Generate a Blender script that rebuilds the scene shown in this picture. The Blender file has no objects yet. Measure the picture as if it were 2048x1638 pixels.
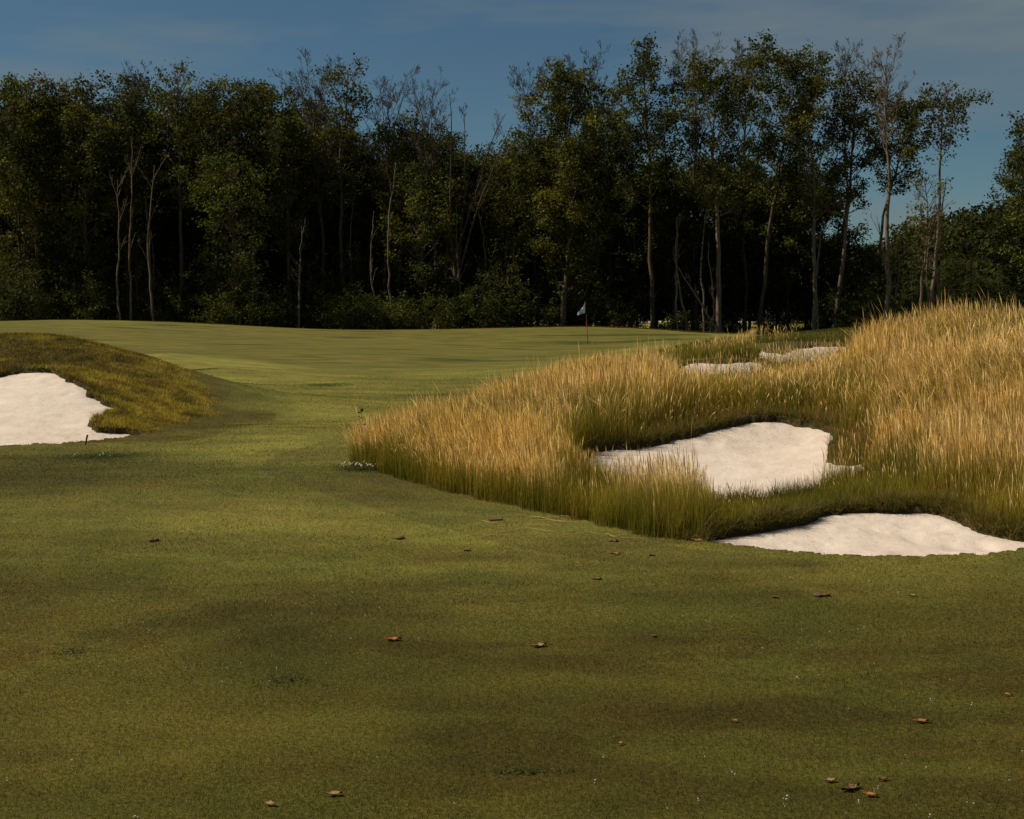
import bpy, math, numpy as np
PI = math.pi
SC = bpy.context.scene
COL = SC.collection
SUN_STR = 3.8; SKY_STR = .06; EXPO = 0.32
SKY_TINT = (.40, .53, .55); SKY_CLOUD = (2.25, 2.7, 2.8)
CTRL=[[-0.021,-0.5,0],[-0.404,-0.294,0],[-0.493,0.085,0],[-0.392,0.311,0],[-0.24,0.439,0],[-0.099,0.49,0],[0.075,0.494,0],[0.24,0.439,0],[0.392,0.311,0],[0.493,0.085,0],[0.404,-0.294,0],[0.021,-0.5,0],[-0.083,-1.998,0],[-1.617,-1.177,0],[-1.971,0.34,0],[-1.567,1.243,0],[-0.959,1.755,0],[-0.397,1.96,0],[0.299,1.978,0],[0.959,1.755,0],[1.567,1.243,0],[1.971,0.34,0],[1.617,-1.177,0],[0.083,-1.998,0],[-0.146,-3.497,0],[-2.83,-2.06,0],[-3.449,0.595,0],[-2.742,2.176,0],[-1.678,3.072,0],[-0.695,3.43,0],[0.523,3.461,0],[1.678,3.072,0],[2.742,2.176,0],[3.449,0.595,0],[2.83,-2.06,0],[0.146,-3.497,0],[-0.208,-4.996,0],[-4.042,-2.943,0],[-4.927,0.85,0],[-3.917,3.108,0],[-2.397,4.388,0],[-0.993,4.9,0],[0.747,4.944,0],[2.397,4.388,0],[3.917,3.108,0],[4.927,0.85,0],[4.042,-2.943,0],[0.208,-4.996,0],[-0.27,-6.494,0],[-5.255,-3.825,0],[-6.405,1.105,0],[-5.092,4.04,0],[-3.116,5.704,0],[-1.291,6.37,0],[0.971,6.427,0],[3.116,5.704,0],[5.092,4.04,0],[6.405,1.105,0],[5.255,-3.825,0],[0.27,-6.494,0],[-3,7.5,0],[-1,7.5,0],[1,7.5,0],[3,7.5,0],[0.632,13.3,0.047],[0.812,13.7,0.125],[0.96,13.9,0.169],[1.308,14.0,0.175],[1.538,14.2,0.2],[1.842,14.4,0.237],[2.153,14.6,0.275],[2.488,14.9,0.33],[2.835,15.2,0.376],[3.124,15.3,0.386],[3.372,15.2,0.352],[3.598,14.9,0.313],[3.735,14.7,0.301],[3.669,14.3,0.257],[3.488,13.8,0.196],[3.333,13.3,0.131],[3.309,13.0,0.113],[3.537,12.9,0.134],[3.586,12.6,0.049],[3.244,12.2,0.011],[2.907,11.8,-0.021],[2.495,11.4,-0.029],[2.081,11.1,-0.026],[1.731,11.1,-0.022],[1.508,11.4,-0.029],[1.26,11.6,-0.016],[0.98,12.1,0.01],[0.735,12.8,0.019],[1.307,8.9,-0.008],[1.437,9.2,-0.0],[1.682,9.35,0.011],[2.029,9.6,0.03],[2.302,9.8,0.044],[2.506,10.0,0.06],[2.756,10.05,0.068],[3.033,10.05,0.064],[3.254,10.0,0.072],[3.375,9.95,0.067],[3.424,9.75,0.048],[3.45,9.5,0.027],[3.544,9.35,0.011],[3.678,9.1,-0.012],[3.978,8.95,-0.014],[4.19,8.8,-0.001],[3.824,8.6,0.015],[3.438,8.5,0.013],[3.106,8.4,0.005],[2.725,8.35,-0.002],[2.23,8.35,-0.002],[1.923,8.45,-0.001],[1.617,8.6,0.008],[1.437,8.75,0.008],[-9.342,17.6,0.086],[-10.003,19.3,0.319],[-9.322,20.3,0.491],[-8.731,20.6,0.572],[-8.327,20.8,0.611],[-8.117,21.0,0.683],[-7.784,21.1,0.695],[-7.385,20.9,0.63],[-6.826,20.2,0.497],[-6.507,19.7,0.385],[-6.264,19.3,0.296],[-5.833,18.9,0.234],[-5.8,18.3,0.184],[-5.754,17.6,0.114],[-5.588,17.25,0.048],[-5.35,17.4,0.014],[-4.967,17.3,0.003],[-5.107,16.6,-0.024],[-5.429,16.2,-0.017],[-5.829,15.9,-0.018],[-6.351,15.8,-0.02],[-7.235,15.7,-0.016],[-8.239,16.1,-0.007],[3.483,28.2,0.369],[3.97,29.8,0.462],[4.403,30.8,0.508],[4.853,30.6,0.479],[5.279,31,0.501],[5.837,31.4,0.524],[6.142,31.2,0.482],[5.792,29.0,0.334],[4.956,27.8,0.278],[4.028,27.4,0.297],[6.571,34.5,0.714],[7.073,33.8,0.626],[7.913,35.2,0.737],[8.606,35.8,0.778],[9.356,36,0.759],[9.646,35,0.619],[8.754,32.2,0.446],[7.358,31.6,0.393],[6.35,31.2,0.409],[6.212,32.2,0.534],[-1.8,14,0],[-1.2,12.5,0],[-0.1,10.6,0],[1.3,8.8,0],[-0.6,15.5,0.04],[0,13.5,0.04],[0.9,11.3,0.03],[1.6,10,0.02],[0,18.5,0.18],[1.0,20.5,0.3],[2.2,22.5,0.28],[3.3,24.5,0.15],[0.9,16.5,0.3],[1.8,17.0,0.45],[2.6,17.0,0.47],[3.6,17.0,0.5],[4.2,16.0,0.56],[4.2,19,0.4],[2.4,19.5,0.38],[3.6,21.5,0.25],[5.2,18.5,0.9],[6.2,19,1.02],[7.6,19.3,1.05],[9.5,20,1.05],[12,21,0.9],[16,22,0.6],[3.9,13.8,0.35],[4.6,14.5,0.6],[5.4,15.8,0.8],[4.2,11.8,0.14],[5,12,0.26],[6,13,0.45],[7,15,0.8],[8.5,15,0.75],[11,15,0.6],[7.5,11.5,0.2],[9.5,11,0.15],[4.6,10.4,0.06],[6.5,9.6,0.0],[9,9,0],[14,12,0.1],[18,18,0.2],[2.6,10.6,0.05],[3.4,10.7,0.08],[1.9,10.3,0.02],[5,24,0.3],[6.5,24,0.45],[9,25,0.65],[5,28,0.25],[8,30,0.4],[13,28,0.4],[3.3,27,0.15],[-1.4,16.5,0],[-0.6,19.5,0],[0.6,23.5,0.03],[1.8,27,0.1],[2.6,30,0.18],[-2.535,13.61,0.0],[-3.337,13.61,0.0],[-4.407,13.61,0.0],[-2.701,17.042,0.0],[-3.675,18.602,0.0],[-3.58,21.557,0.0],[-3.058,24.107,0.0],[-4.286,29.298,0.0],[-3.025,29.298,0.0],[-2.995,34.201,0.0],[-4.52,35.693,0.0],[-5.915,35.693,0.0],[-6.546,13.61,0.0],[-1.865,38.5,0.01],[-5.567,44,0.143],[-7.972,44,0.195],[0.427,42,0.046],[3.915,66,0.11],[-1.79,62,0.152],[-7.333,58,0.246],[-11.451,56,0.292],[-16.55,68,0.489],[-12.236,74,0.506],[-21.125,70,0.783],[-23.778,66,0.804],[-24.754,62,0.877],[-29.589,62,0.877],[-26.973,84,1.208],[-30.247,84,1.208],[-32.725,82,1.122],[-40.72,82,0.962],[-24.267,86,1.065],[-21.405,88,0.847],[-17.978,88,0.676],[-14.178,90,0.41],[-9.265,90,0.375],[-4.352,90,0.48],[-0.14,90,0.62],[4.07,90,0.725],[6.877,90,0.725],[9.469,88,0.642],[11.384,82,0.484],[11.429,74,0.42],[4.587,52,0.183],[6.448,54,0.339],[3.161,46,0.131],[5.869,40,0.666],[4.984,38,0.564],[7.141,44,0.744],[8.356,45,0.795],[9.2,44,0.778],[10.986,45,0.935],[12.842,46,1.063],[14.813,46,1.153],[18.361,46,1.242],[22.882,46,1.153],[-10.526,40,0.416],[-7.401,33,0.25],[-5.636,26,0.078],[-4.725,20.3,-0.026],[-5.618,28.5,0.066],[-10.104,25.3,1.216],[-12.174,25.5,1.183],[-9.118,25.3,1.187],[-8.494,25.2,1.11],[-7.845,25,0.967],[-6.927,24.5,0.779],[-6.007,23.5,0.565],[-5.286,22,0.269],[-4.968,21,0.083],[-5.895,20.8,0.22],[-6.134,22.6,0.41],[-8.017,23.5,0.96],[-8.769,23.3,0.92],[-10.408,23.3,0.856],[-6.591,21.5,0.51],[-5.166,18.2,0.035],[-5.461,18.0,0.087],[-4.847,19.2,-0.051],[-14.277,24,0.946],[-12.079,19,0.339],[-13,33,0.15],[-9,33,0.1],[-6.5,30,0.02],[-18,33,0.3],[-12,42,0.2],[-8,42,0.1],[-4,38,0],[-9.4,7.459,0.1],[-15.667,12.432,0.1],[-23.5,18.648,0.1],[-35.25,27.972,0.1],[-54.833,43.513,0.3],[-7.262,9.553,0.1],[-27.233,35.824,0.1],[-42.363,55.726,0.3],[-5.753,10.531,0.1],[-21.574,39.491,0.1],[-33.56,61.431,0.3],[21.574,39.491,0.1],[33.56,61.431,0.3],[27.233,35.824,0.1],[42.363,55.726,0.3],[9.4,7.459,0.1],[15.667,12.432,0.1],[23.5,18.648,0.1],[35.25,27.972,0.1],[54.833,43.513,0.3],[11.825,2.04,0.1],[19.709,3.399,0.1],[29.563,5.099,0.1],[44.345,7.649,0.1],[68.981,11.898,0.3],[-11.825,2.04,0.1],[-19.709,3.399,0.1],[-29.563,5.099,0.1],[-44.345,7.649,0.1],[-68.981,11.898,0.3],[9.702,-7.062,0.1],[16.17,-11.77,0.1],[24.255,-17.655,0.1],[36.382,-26.483,0.1],[56.595,-41.195,0.3],[-9.702,-7.062,0.1],[-16.17,-11.77,0.1],[-24.255,-17.655,0.1],[-36.382,-26.483,0.1],[-56.595,-41.195,0.3],[0.499,-11.99,0.1],[0.832,-19.983,0.1],[1.247,-29.974,0.1],[1.871,-44.961,0.1],[2.911,-69.939,0.3],[-0.499,-11.99,0.1],[-0.832,-19.983,0.1],[-1.247,-29.974,0.1],[-1.871,-44.961,0.1],[-2.911,-69.939,0.3],[-4.158,-99.914,-0.3],[-4.907,-117.898,-0.35],[-6.237,-149.87,-0.35],[-9.148,-219.81,-0.35],[-80.85,-58.85,-0.3],[-95.403,-69.443,-0.35],[-121.274,-88.275,-0.35],[-177.869,-129.47,-0.35],[-98.545,16.997,-0.3],[-116.283,20.056,-0.35],[-147.817,25.495,-0.35],[-216.799,37.393,-0.35],[-71.736,69.671,-0.3],[-84.648,82.211,-0.35],[-107.603,104.506,-0.35],[-157.818,153.275,-0.35],[-47.943,87.758,-0.3],[-56.572,103.555,-0.35],[-71.914,131.637,-0.35],[-105.474,193.068,-0.35],[-29.552,95.534,-0.3],[-34.871,112.73,-0.35],[-44.328,143.3,-0.35],[-65.014,210.174,-0.35],[-9.983,99.5,-0.3],[-11.78,117.41,-0.35],[-14.975,149.251,-0.35],[-21.963,218.901,-0.35],[9.983,99.5,-0.3],[11.78,117.41,-0.35],[14.975,149.251,-0.35],[21.963,218.901,-0.35],[29.552,95.534,-0.3],[34.871,112.73,-0.35],[44.328,143.3,-0.35],[65.014,210.174,-0.35],[47.943,87.758,-0.3],[56.572,103.555,-0.35],[71.914,131.637,-0.35],[105.474,193.068,-0.35],[71.736,69.671,-0.3],[84.648,82.211,-0.35],[107.603,104.506,-0.35],[157.818,153.275,-0.35],[98.545,16.997,-0.3],[116.283,20.056,-0.35],[147.817,25.495,-0.35],[216.799,37.393,-0.35],[80.85,-58.85,-0.3],[95.403,-69.443,-0.35],[121.274,-88.275,-0.35],[177.869,-129.47,-0.35],[4.158,-99.914,-0.3],[4.907,-117.898,-0.35],[6.237,-149.87,-0.35],[9.148,-219.81,-0.35]]
POLY={"mid":[[0.632,13.3],[0.812,13.7],[0.96,13.9],[1.308,14.0],[1.538,14.2],[1.842,14.4],[2.153,14.6],[2.488,14.9],[2.835,15.2],[3.124,15.3],[3.372,15.2],[3.598,14.9],[3.735,14.7],[3.669,14.3],[3.488,13.8],[3.333,13.3],[3.309,13.0],[3.537,12.9],[3.586,12.6],[3.244,12.2],[2.907,11.8],[2.495,11.4],[2.081,11.1],[1.731,11.1],[1.508,11.4],[1.26,11.6],[0.98,12.1],[0.735,12.8]],"low":[[1.307,8.9],[1.437,9.2],[1.682,9.35],[2.029,9.6],[2.302,9.8],[2.506,10.0],[2.756,10.05],[3.033,10.05],[3.254,10.0],[3.375,9.95],[3.424,9.75],[3.45,9.5],[3.544,9.35],[3.678,9.1],[3.978,8.95],[4.19,8.8],[3.824,8.6],[3.438,8.5],[3.106,8.4],[2.725,8.35],[2.23,8.35],[1.923,8.45],[1.617,8.6],[1.437,8.75]],"left":[[-9.342,17.6],[-10.003,19.3],[-9.322,20.3],[-8.731,20.6],[-8.327,20.8],[-8.117,21.0],[-7.784,21.1],[-7.385,20.9],[-6.826,20.2],[-6.507,19.7],[-6.264,19.3],[-5.833,18.9],[-5.8,18.3],[-5.754,17.6],[-5.588,17.25],[-5.35,17.4],[-4.967,17.3],[-5.107,16.6],[-5.429,16.2],[-5.829,15.9],[-6.351,15.8],[-7.235,15.7],[-8.239,16.1]],"far1":[[3.483,28.2],[3.97,29.8],[4.403,30.8],[4.853,30.6],[5.279,31],[5.837,31.4],[6.142,31.2],[5.792,29.0],[4.956,27.8],[4.028,27.4]],"far2":[[6.571,34.5],[7.073,33.8],[7.913,35.2],[8.606,35.8],[9.356,36],[9.646,35],[8.754,32.2],[7.358,31.6],[6.35,31.2],[6.212,32.2]],"mound":[[-15.76,26.5],[-10.583,26.5],[-9.344,26.5],[-8.157,26],[-7.208,25.5],[-6.185,24.2],[-5.2,22],[-4.81,20.6],[-4.832,19.6],[-4.953,18.2],[-4.967,17.3],[-5.35,17.4],[-5.593,17.1],[-5.995,17.5],[-9,18],[-14,15.9],[-18,20]],"fescue":[[-1.716,14],[-1.622,13.4],[-1.415,12.9],[-0.815,11.9],[-0.102,10.75],[0.344,10.15],[0.704,9.6],[1.075,9.2],[1.336,9.0],[1.371,8.95],[1.494,9.1],[2.663,10.0],[3.68,9.0],[4.888,9.0],[16,11],[21,18],[18,27],[15,34],[12,40],[8.6,40],[6.6,37],[5.6,34.0],[4.3,32.3],[2.3,30.5],[2.2,27.5],[1.4,24.5],[0.6,22.2],[-0.2,19.8],[-0.9,17.8],[-1.5,16],[-1.75,14.8]],"strip":[[1.448,9.15],[1.502,10.0],[1.731,11.1],[2.062,11.0],[2.882,11.7],[3.518,12.5],[3.68,11.6],[3.52,10.2],[3.087,10.1],[2.506,10]],"green":[[-32.153,60],[-21.964,55],[-18.105,55],[-13.151,50],[-9.134,43],[-4.875,38.5],[-1.866,38.5],[0.416,41],[3.23,47],[6.238,54],[10.267,70],[10.829,78],[8.932,83],[3.799,84],[-4.062,84],[-13.235,84],[-19.463,80],[-24.092,75],[-40.173,75]]}
TREES=[["leaf", 3.553, 95, 20.57, 3.27, 3.06, 0.204, 0.31, 1, 1.9, "dense dark green maple with pale lower trunk, behind the golf flag"], ["leaf", 10.876, 99, 22.78, 2.24, 9.6, 0.174, -0.97, 2, 1.4, "tall narrow airy tree with bent grey trunk, right of the flag"], ["leaf", 15.644, 97, 20.89, 3.33, 9.82, 0.208, -0.52, 3, 1.6, "broad crowned tree on the straightest pale bare trunk of the treeline"], ["leaf", 19.437, 101, 23.35, 3.24, 10.92, 0.178, 2.87, 4, 1.8, "tallest full crowned tree in the right half of the treeline"], ["leaf", 23.372, 99, 20.16, 1.78, 8.84, 0.174, -1.0, 5, 1.1, "tree with pale lit lower trunk between the tallest crown and the leaning stem"], ["leaf", 25.088, 100, 20.72, 1.88, 9.68, 0.176, 1.46, 6, 1.5, "slim tree with a leaning trunk that splits halfway up"], ["bare", 27.899, 96, 21.78, 1.69, 14.14, 0.188, -0.24, 7, 1.0, "bare topped tree rising straight above the tall grass on the right"], ["leaf", 28.81, 103, 19.92, 2.49, 12.67, 0.161, 2.52, 8, 1.7, "dark leafy tree just behind the straight bare topped trunk"], ["leaf", 30.966, 96, 19.54, 1.95, 14.51, 0.15, 0.91, 9, 0.9, "slender airy tree standing apart at the right end of the treeline"], ["leaf", 29.588, 94, 12.45, 1.54, 4.5, 0.11, 0.27, 10, 0.35, "small sapling with forked pale stem above the tall grass"], ["leaf", 34.72, 84, 15.11, 1.9, 2.93, 0.23, -1.53, 11, 1.6, "dense dark tree cut off by the right edge of the photo"], ["bare", -5.498, 98, 20.16, 2.37, 13.28, 0.172, -1.13, 12, 1.0, "bare grey tree beside the dip in the skyline, left of the vase shaped tree"], ["vase", -4.497, 97, 18.62, 3.6, 4.58, 0.208, 1.74, 13, 0.5, "vase shaped tree with sparse leaves and upswept dark limbs"], ["leaf", -13.011, 100, 21.48, 2.03, 10.06, 0.176, 0.65, 14, 0.9, "leafy spire topped tree between two bare ones, left of centre"], ["bare", -10.387, 101, 20.45, 2.29, 11.69, 0.178, 0.45, 15, 1.0, "bare brown tree right of the leafy spire, left of centre"], ["bare", -15.258, 102, 22.18, 2.47, 10.22, 0.179, -0.36, 16, 1.0, "tallest bare tree in the left half of the treeline"], ["leaf", -25.541, 98, 21.16, 1.76, 9.9, 0.172, 0.37, 17, 0.9, "round topped leafy tree poking above the left canopy"], ["leaf", -22.909, 99, 20.16, 2.24, 9.98, 0.174, 0.31, 18, 1.0, "leafy tree just right of the round topped one on the left"], ["leaf", -20.024, 100, 19.89, 1.8, 10.06, 0.176, 0.07, 19, 1.0, "narrow leafy tree in front of the bare tops on the left"], ["bare", -29.178, 100, 20.65, 1.41, 14.65, 0.117, 0.13, 20, 1.0, "thin bare twiggy top sticking out of the dense left canopy"], ["leaf", -37.561, 97, 19.79, 3.22, 1.57, 0.189, 0.88, 21, 1.6, "dense dark tree at the left edge of the photo"], ["leaf", -34.512, 98, 19.9, 2.37, 1.57, 0.191, 0.28, 22, 1.6, "second dense dark tree from the left edge"], ["leaf", -31.326, 97, 19.5, 2.2, 3.08, 0.189, 0.23, 23, 1.5, "third dense dark tree from the left edge"], ["leaf", -29.079, 99, 19.11, 2.13, 4.64, 0.174, 0.07, 24, 1.5, "dense dark tree under the thin bare twiggy top"], ["bare", 5.713, 104, 22.73, 1.95, 13.97, 0.142, 0.51, 25, 1.0, "bare crown half hidden behind the dense maple"], ["bare", 15.196, 106, 24.25, 2.4, 15.41, 0.145, -0.52, 26, 1.0, "wide bare crown behind the straightest pale trunk"], ["bare", 19.243, 106, 23.77, 1.9, 15.41, 0.145, -0.5, 27, 1.0, "bare crown squeezed between two tall leafy trees"], ["bare", 27.324, 105, 23.25, 1.64, 15.29, 0.144, -0.41, 28, 1.0, "thin bare crown left of the straight bare topped trunk"], ["bare", 1.445, 103, 21.29, 1.69, 12.67, 0.141, -0.42, 29, 1.0, "slim bare tree left of the dense maple"], ["leaf", -8.814, 101, 17.66, 2.29, 7.03, 0.158, 0.49, 30, 1.3, "rounded dark tree filling the low dip in the skyline"], ["leaf", 7.664, 103, 19.34, 2.25, 8.32, 0.161, -0.1, 31, 0.7, "thinly leaved tree between the dense maple and the airy narrow tree"], ["leaf", -0.54, 99, 15.96, 2.13, 4.64, 0.155, 0.2, 32, 1.1, "low dark tree under the gap left of the dense maple"], ["leaf", -16.931, 99, 17.72, 2.32, 6.17, 0.155, 0.01, 33, 1.2, "dark leafy tree under the tallest bare crown on the left"], ["leaf", -20.836, 94, 13.89, 3.12, 3.04, 0.11, 0.2, 34, 0.8, "bright leaved young tree in front of the dark wall, left of centre"], ["leaf", -6.197, 97, 13.16, 2.84, 3.08, 0.152, -0.32, 35, 1.1, "mid height dark tree below the bare grey one"], ["pole", 14.501, 94, 7.77, 0.73, 3.04, 0.073, -0.21, 36, 1.0, "thin crooked pale stem beside the straightest pale trunk"], ["pole", 15.253, 93, 6.81, 0.73, 1.59, 0.073, -3.67, 37, 1.0, "thin fallen stem leaning far to the left against the straightest trunk"], ["pole", -15.526, 94, 9.21, 0.81, 5.96, 0.092, 0.23, 38, 1.0, "crooked pale bare stem with side shoot, in front of the dark woods"], ["pole", -28.331, 93, 12.7, 0.87, 8.78, 0.073, 0.03, 39, 1.0, "thin pale stem with a forked top, leftmost of three"], ["pole", -27.974, 93.5, 14.89, 0.88, 9.17, 0.073, 0.5, 40, 1.0, "thin pale stem with a forked top, middle one of three"], ["pole", -25.832, 93, 13.76, 0.8, 9.49, 0.082, 0.28, 41, 1.0, "thin pale stem with a forked top, rightmost of three"], ["pole", 27.905, 95, 9.65, 0.3, 6.73, 0.093, -0.83, 42, 1.0, "slim pale stem twinned with the straight bare topped trunk"]]
BITS=[["leaf", 0.13, 6.084, 0.1, "large curled tan leaf lying alone mid fairway"], ["bark", 1.142, 4.217, 0.1, "longest dark brown bark scrap in the bottom right"], ["bark", 1.192, 4.154, 0.06, "orange brown bark scrap right of the longest one"], ["bark", 1.091, 4.287, 0.06, "pale tan scrap up and left of the longest bark scrap"], ["bark", 1.276, 4.301, 0.05, "small dark scrap above right of the longest bark scrap"], ["bark", 1.612, 4.941, 0.075, "orange twiggy scrap on the fairway at right"], ["leaf", 2.09, 5.301, 0.05, "small orange leaf near the right edge"], ["clod", 0.731, 9.075, 0.09, "brown earth clod nearest the tall grass corner"], ["clod", -0.818, 9.178, 0.1, "dark brown earth clod left of the tall grass tip shadow"], ["clod", -0.305, 8.682, 0.07, "small dark clod between the two brown clods"], ["leaf", 0.694, 8.534, 0.09, "orange leaf below the brown clod by the tall grass"], ["clod", 0.933, 8.462, 0.06, "small brown clod below the tall grass corner"], ["clod", 0.515, 7.652, 0.08, "dark clod below the orange leaf"], ["clod", 1.488, 7.145, 0.05, "dark upright clod below the lower sand bunker"], ["leaf", 2.284, 7.21, 0.07, "tan leaf scrap below the right part of the lower bunker"], ["clod", 1.759, 7.21, 0.13, "flat reddish brown clod below the lower bunker"], ["clod", -2.535, 8.933, 0.11, "brown clod alone on the left fairway"], ["clod", -0.134, 10.001, 0.14, "flat purplish brown clod below the tall grass edge"], ["leaf", 1.322, 8.953, 0.14, "pale split bark piece at the corner of tall grass and lower sand"], ["bark", -0.791, 4.076, 0.055, "tan scrap near the bottom edge, left of centre"], ["bark", -0.594, 4.163, 0.07, "brown scrap near the bottom edge, above right of the tan one"], ["leaf", 0.403, 4.671, 0.04, "small curled leaf in the lower middle fairway"], ["leaf", 0.879, 4.941, 0.04, "small orange curled leaf right of the lower middle"], ["leaf", -4.972, 17.633, 0.12, "small orange leaf at the foot of the left mound"], ["leaf", -5.803, 24.543, 0.14, "orange leaf at the right foot of the left mound"], ["clod", 0.709, 6.287, 0.04, "tiny dark clod right of the large tan leaf"], ["leaf", -0.586, 6.198, 0.1, "flattened orange straw scrap left of the large tan leaf"]]
WEEDS=[[-0.984, 5.508, 0.16, 0.11], [0.046, 4.383, 0.18, 0.04], [-4.721, 14.59, 0.5, 0.5], [-2.087, 6.01, 0.12, 0.08], [-7.945, 32.828, 0.6, 0.9], [-4.286, 29.298, 0.7, 0.6]]
# ------------------------------------------------------------------ helpers
def tag(o, label=None, cat=None, group=None, kind=None):
    if label: o['label'] = label
    if cat: o['category'] = cat
    if group: o['group'] = group
    if kind: o['kind'] = kind
    return o

def mesh_obj(name, V, faces, mat, parent=None, col=None, smooth=True, attr='Col'):
    """faces: (n,k) index array (k = 3 or 4) or list of such arrays"""
    me = bpy.data.meshes.new(name)
    V = np.asarray(V, dtype=np.float32)
    if not isinstance(faces, (list, tuple)): faces = [faces]
    faces = [np.asarray(f, dtype=np.int32) for f in faces if len(f)]
    me.vertices.add(len(V)); me.vertices.foreach_set('co', V.ravel())
    nl = sum(f.size for f in faces); nf = sum(len(f) for f in faces)
    me.loops.add(nl); me.loops.foreach_set('vertex_index', np.concatenate([f.ravel() for f in faces]))
    me.polygons.add(nf)
    tot = np.concatenate([np.full(len(f), f.shape[1], dtype=np.int32) for f in faces])
    me.polygons.foreach_set('loop_start', np.concatenate([[0], np.cumsum(tot)[:-1]]).astype(np.int32))
    me.polygons.foreach_set('loop_total', tot)
    if smooth: me.polygons.foreach_set('use_smooth', np.ones(nf, dtype=bool))
    if col is not None:
        a = me.color_attributes.new(attr, 'FLOAT_COLOR', 'POINT')
        c = np.ones((len(V), 4), dtype=np.float32); c[:, :col.shape[1]] = col
        a.data.foreach_set('color', c.ravel())
    me.update(calc_edges=True)
    if mat: me.materials.append(mat)
    o = bpy.data.objects.new(name, me); COL.objects.link(o)
    if parent: o.parent = parent
    return o

def empty(name, loc=(0, 0, 0), rz=0):
    o = bpy.data.objects.new(name, None); COL.objects.link(o)
    o.location = loc; o.rotation_euler = (0, 0, rz); o.empty_display_size = .3
    return o

def copy_tree(o, parent=None):
    c = o.copy(); COL.objects.link(c); c.parent = parent
    for ch in o.children: copy_tree(ch, c)
    return c

# value noise in numpy
def hsh(ix, iy, s):
    h = (ix.astype(np.int64) * 374761393 + iy.astype(np.int64) * 668265263 + s * 1442695041) & 0xffffffff
    h = ((h ^ (h >> 13)) * 1274126177) & 0xffffffff
    h = (h ^ (h >> 16)) & 0xffffff
    return h / float(0xffffff)
def vnoise(x, y, s=0):
    ix = np.floor(x); iy = np.floor(y); fx = x - ix; fy = y - iy
    fx = fx * fx * (3 - 2 * fx); fy = fy * fy * (3 - 2 * fy)
    a = hsh(ix, iy, s); b = hsh(ix + 1, iy, s); c = hsh(ix, iy + 1, s); d = hsh(ix + 1, iy + 1, s)
    return (a * (1 - fx) + b * fx) * (1 - fy) + (c * (1 - fx) + d * fx) * fy * 1.0
def fbm(x, y, s=0, o=3):
    r = 0; a = .5; t = 0
    for k in range(o):
        r = r + a * vnoise(x * 2 ** k + 17.3 * k, y * 2 ** k - 9.1 * k, s + k * 7); t += a; a *= .5
    return r / t
def sstep(e0, e1, x):
    t = np.clip((x - e0) / (e1 - e0), 0, 1); return t * t * (3 - 2 * t)

# ------------------------------------------------------------------ terrain: thin plate spline in log-polar coordinates
cp = np.array(CTRL, dtype=np.float64)
def warp(x, y):
    return np.arctan2(x, y), np.log(np.maximum(np.hypot(x, y), .3))
ca, cb = warp(cp[:, 0], cp[:, 1])
key = {}
keep = []
for i in range(len(cp)):
    k = (round(ca[i] / .012), round(cb[i] / .012))
    if k not in key: key[k] = 1; keep.append(i)
cp = cp[keep]; ca = ca[keep]; cb = cb[keep]
def U(r2): return .5 * r2 * np.log(r2 + 1e-12)
n = len(cp)
K = U((ca[:, None] - ca) ** 2 + (cb[:, None] - cb) ** 2) + np.eye(n) * 3e-4
Pm = np.stack([np.ones(n), ca, cb], 1)
A = np.zeros((n + 3, n + 3)); A[:n, :n] = K; A[:n, n:] = Pm; A[n:, :n] = Pm.T
sol = np.linalg.solve(A, np.concatenate([cp[:, 2], np.zeros(3)]))
# coarse table in (angle, ln r), read back with smooth cubic interpolation
TA0, TA1, TB0, TB1, TS = -3.3, 3.3, math.log(.3), math.log(260.), .018
ga = np.arange(TA0, TA1, TS); gb = np.arange(TB0, TB1, TS)
TAB = np.empty((len(gb), len(ga)), dtype=np.float64)
for j in range(len(gb)):
    r2 = (ga[:, None] - ca) ** 2 + (gb[j] - cb) ** 2
    TAB[j] = U(r2) @ sol[:n] + sol[n] + sol[n + 1] * ga + sol[n + 2] * gb[j]
def cub(p0, p1, p2, p3, t):
    return p1 + .5 * t * (p2 - p0 + t * (2 * p0 - 5 * p1 + 4 * p2 - p3 + t * (3 * (p1 - p2) + p3 - p0)))
def base_z(x, y):
    a, b = warp(x, y)
    fa = np.clip((a - TA0) / TS, 1, len(ga) - 3.001); fb = np.clip((b - TB0) / TS, 1, len(gb) - 3.001)
    ia = fa.astype(int); ib = fb.astype(int); ta = fa - ia; tb = fb - ib
    rows = [cub(TAB[ib + k, ia - 1], TAB[ib + k, ia], TAB[ib + k, ia + 1], TAB[ib + k, ia + 2], ta) for k in (-1, 0, 1, 2)]
    z = cub(*rows, tb)
    r = np.hypot(x, y)
    z = np.where(r > 200, -.35, z)
    z = z * sstep(.6, 2.5, r)
    z = z + .03 * (fbm(x * .55, y * .55, 3) - .5) * sstep(3, 8, r) + .05 * (fbm(x * .16, y * .16, 8) - .5) * sstep(8, 20, r) * (1 - sstep(80, 100, r))
    return z

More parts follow.
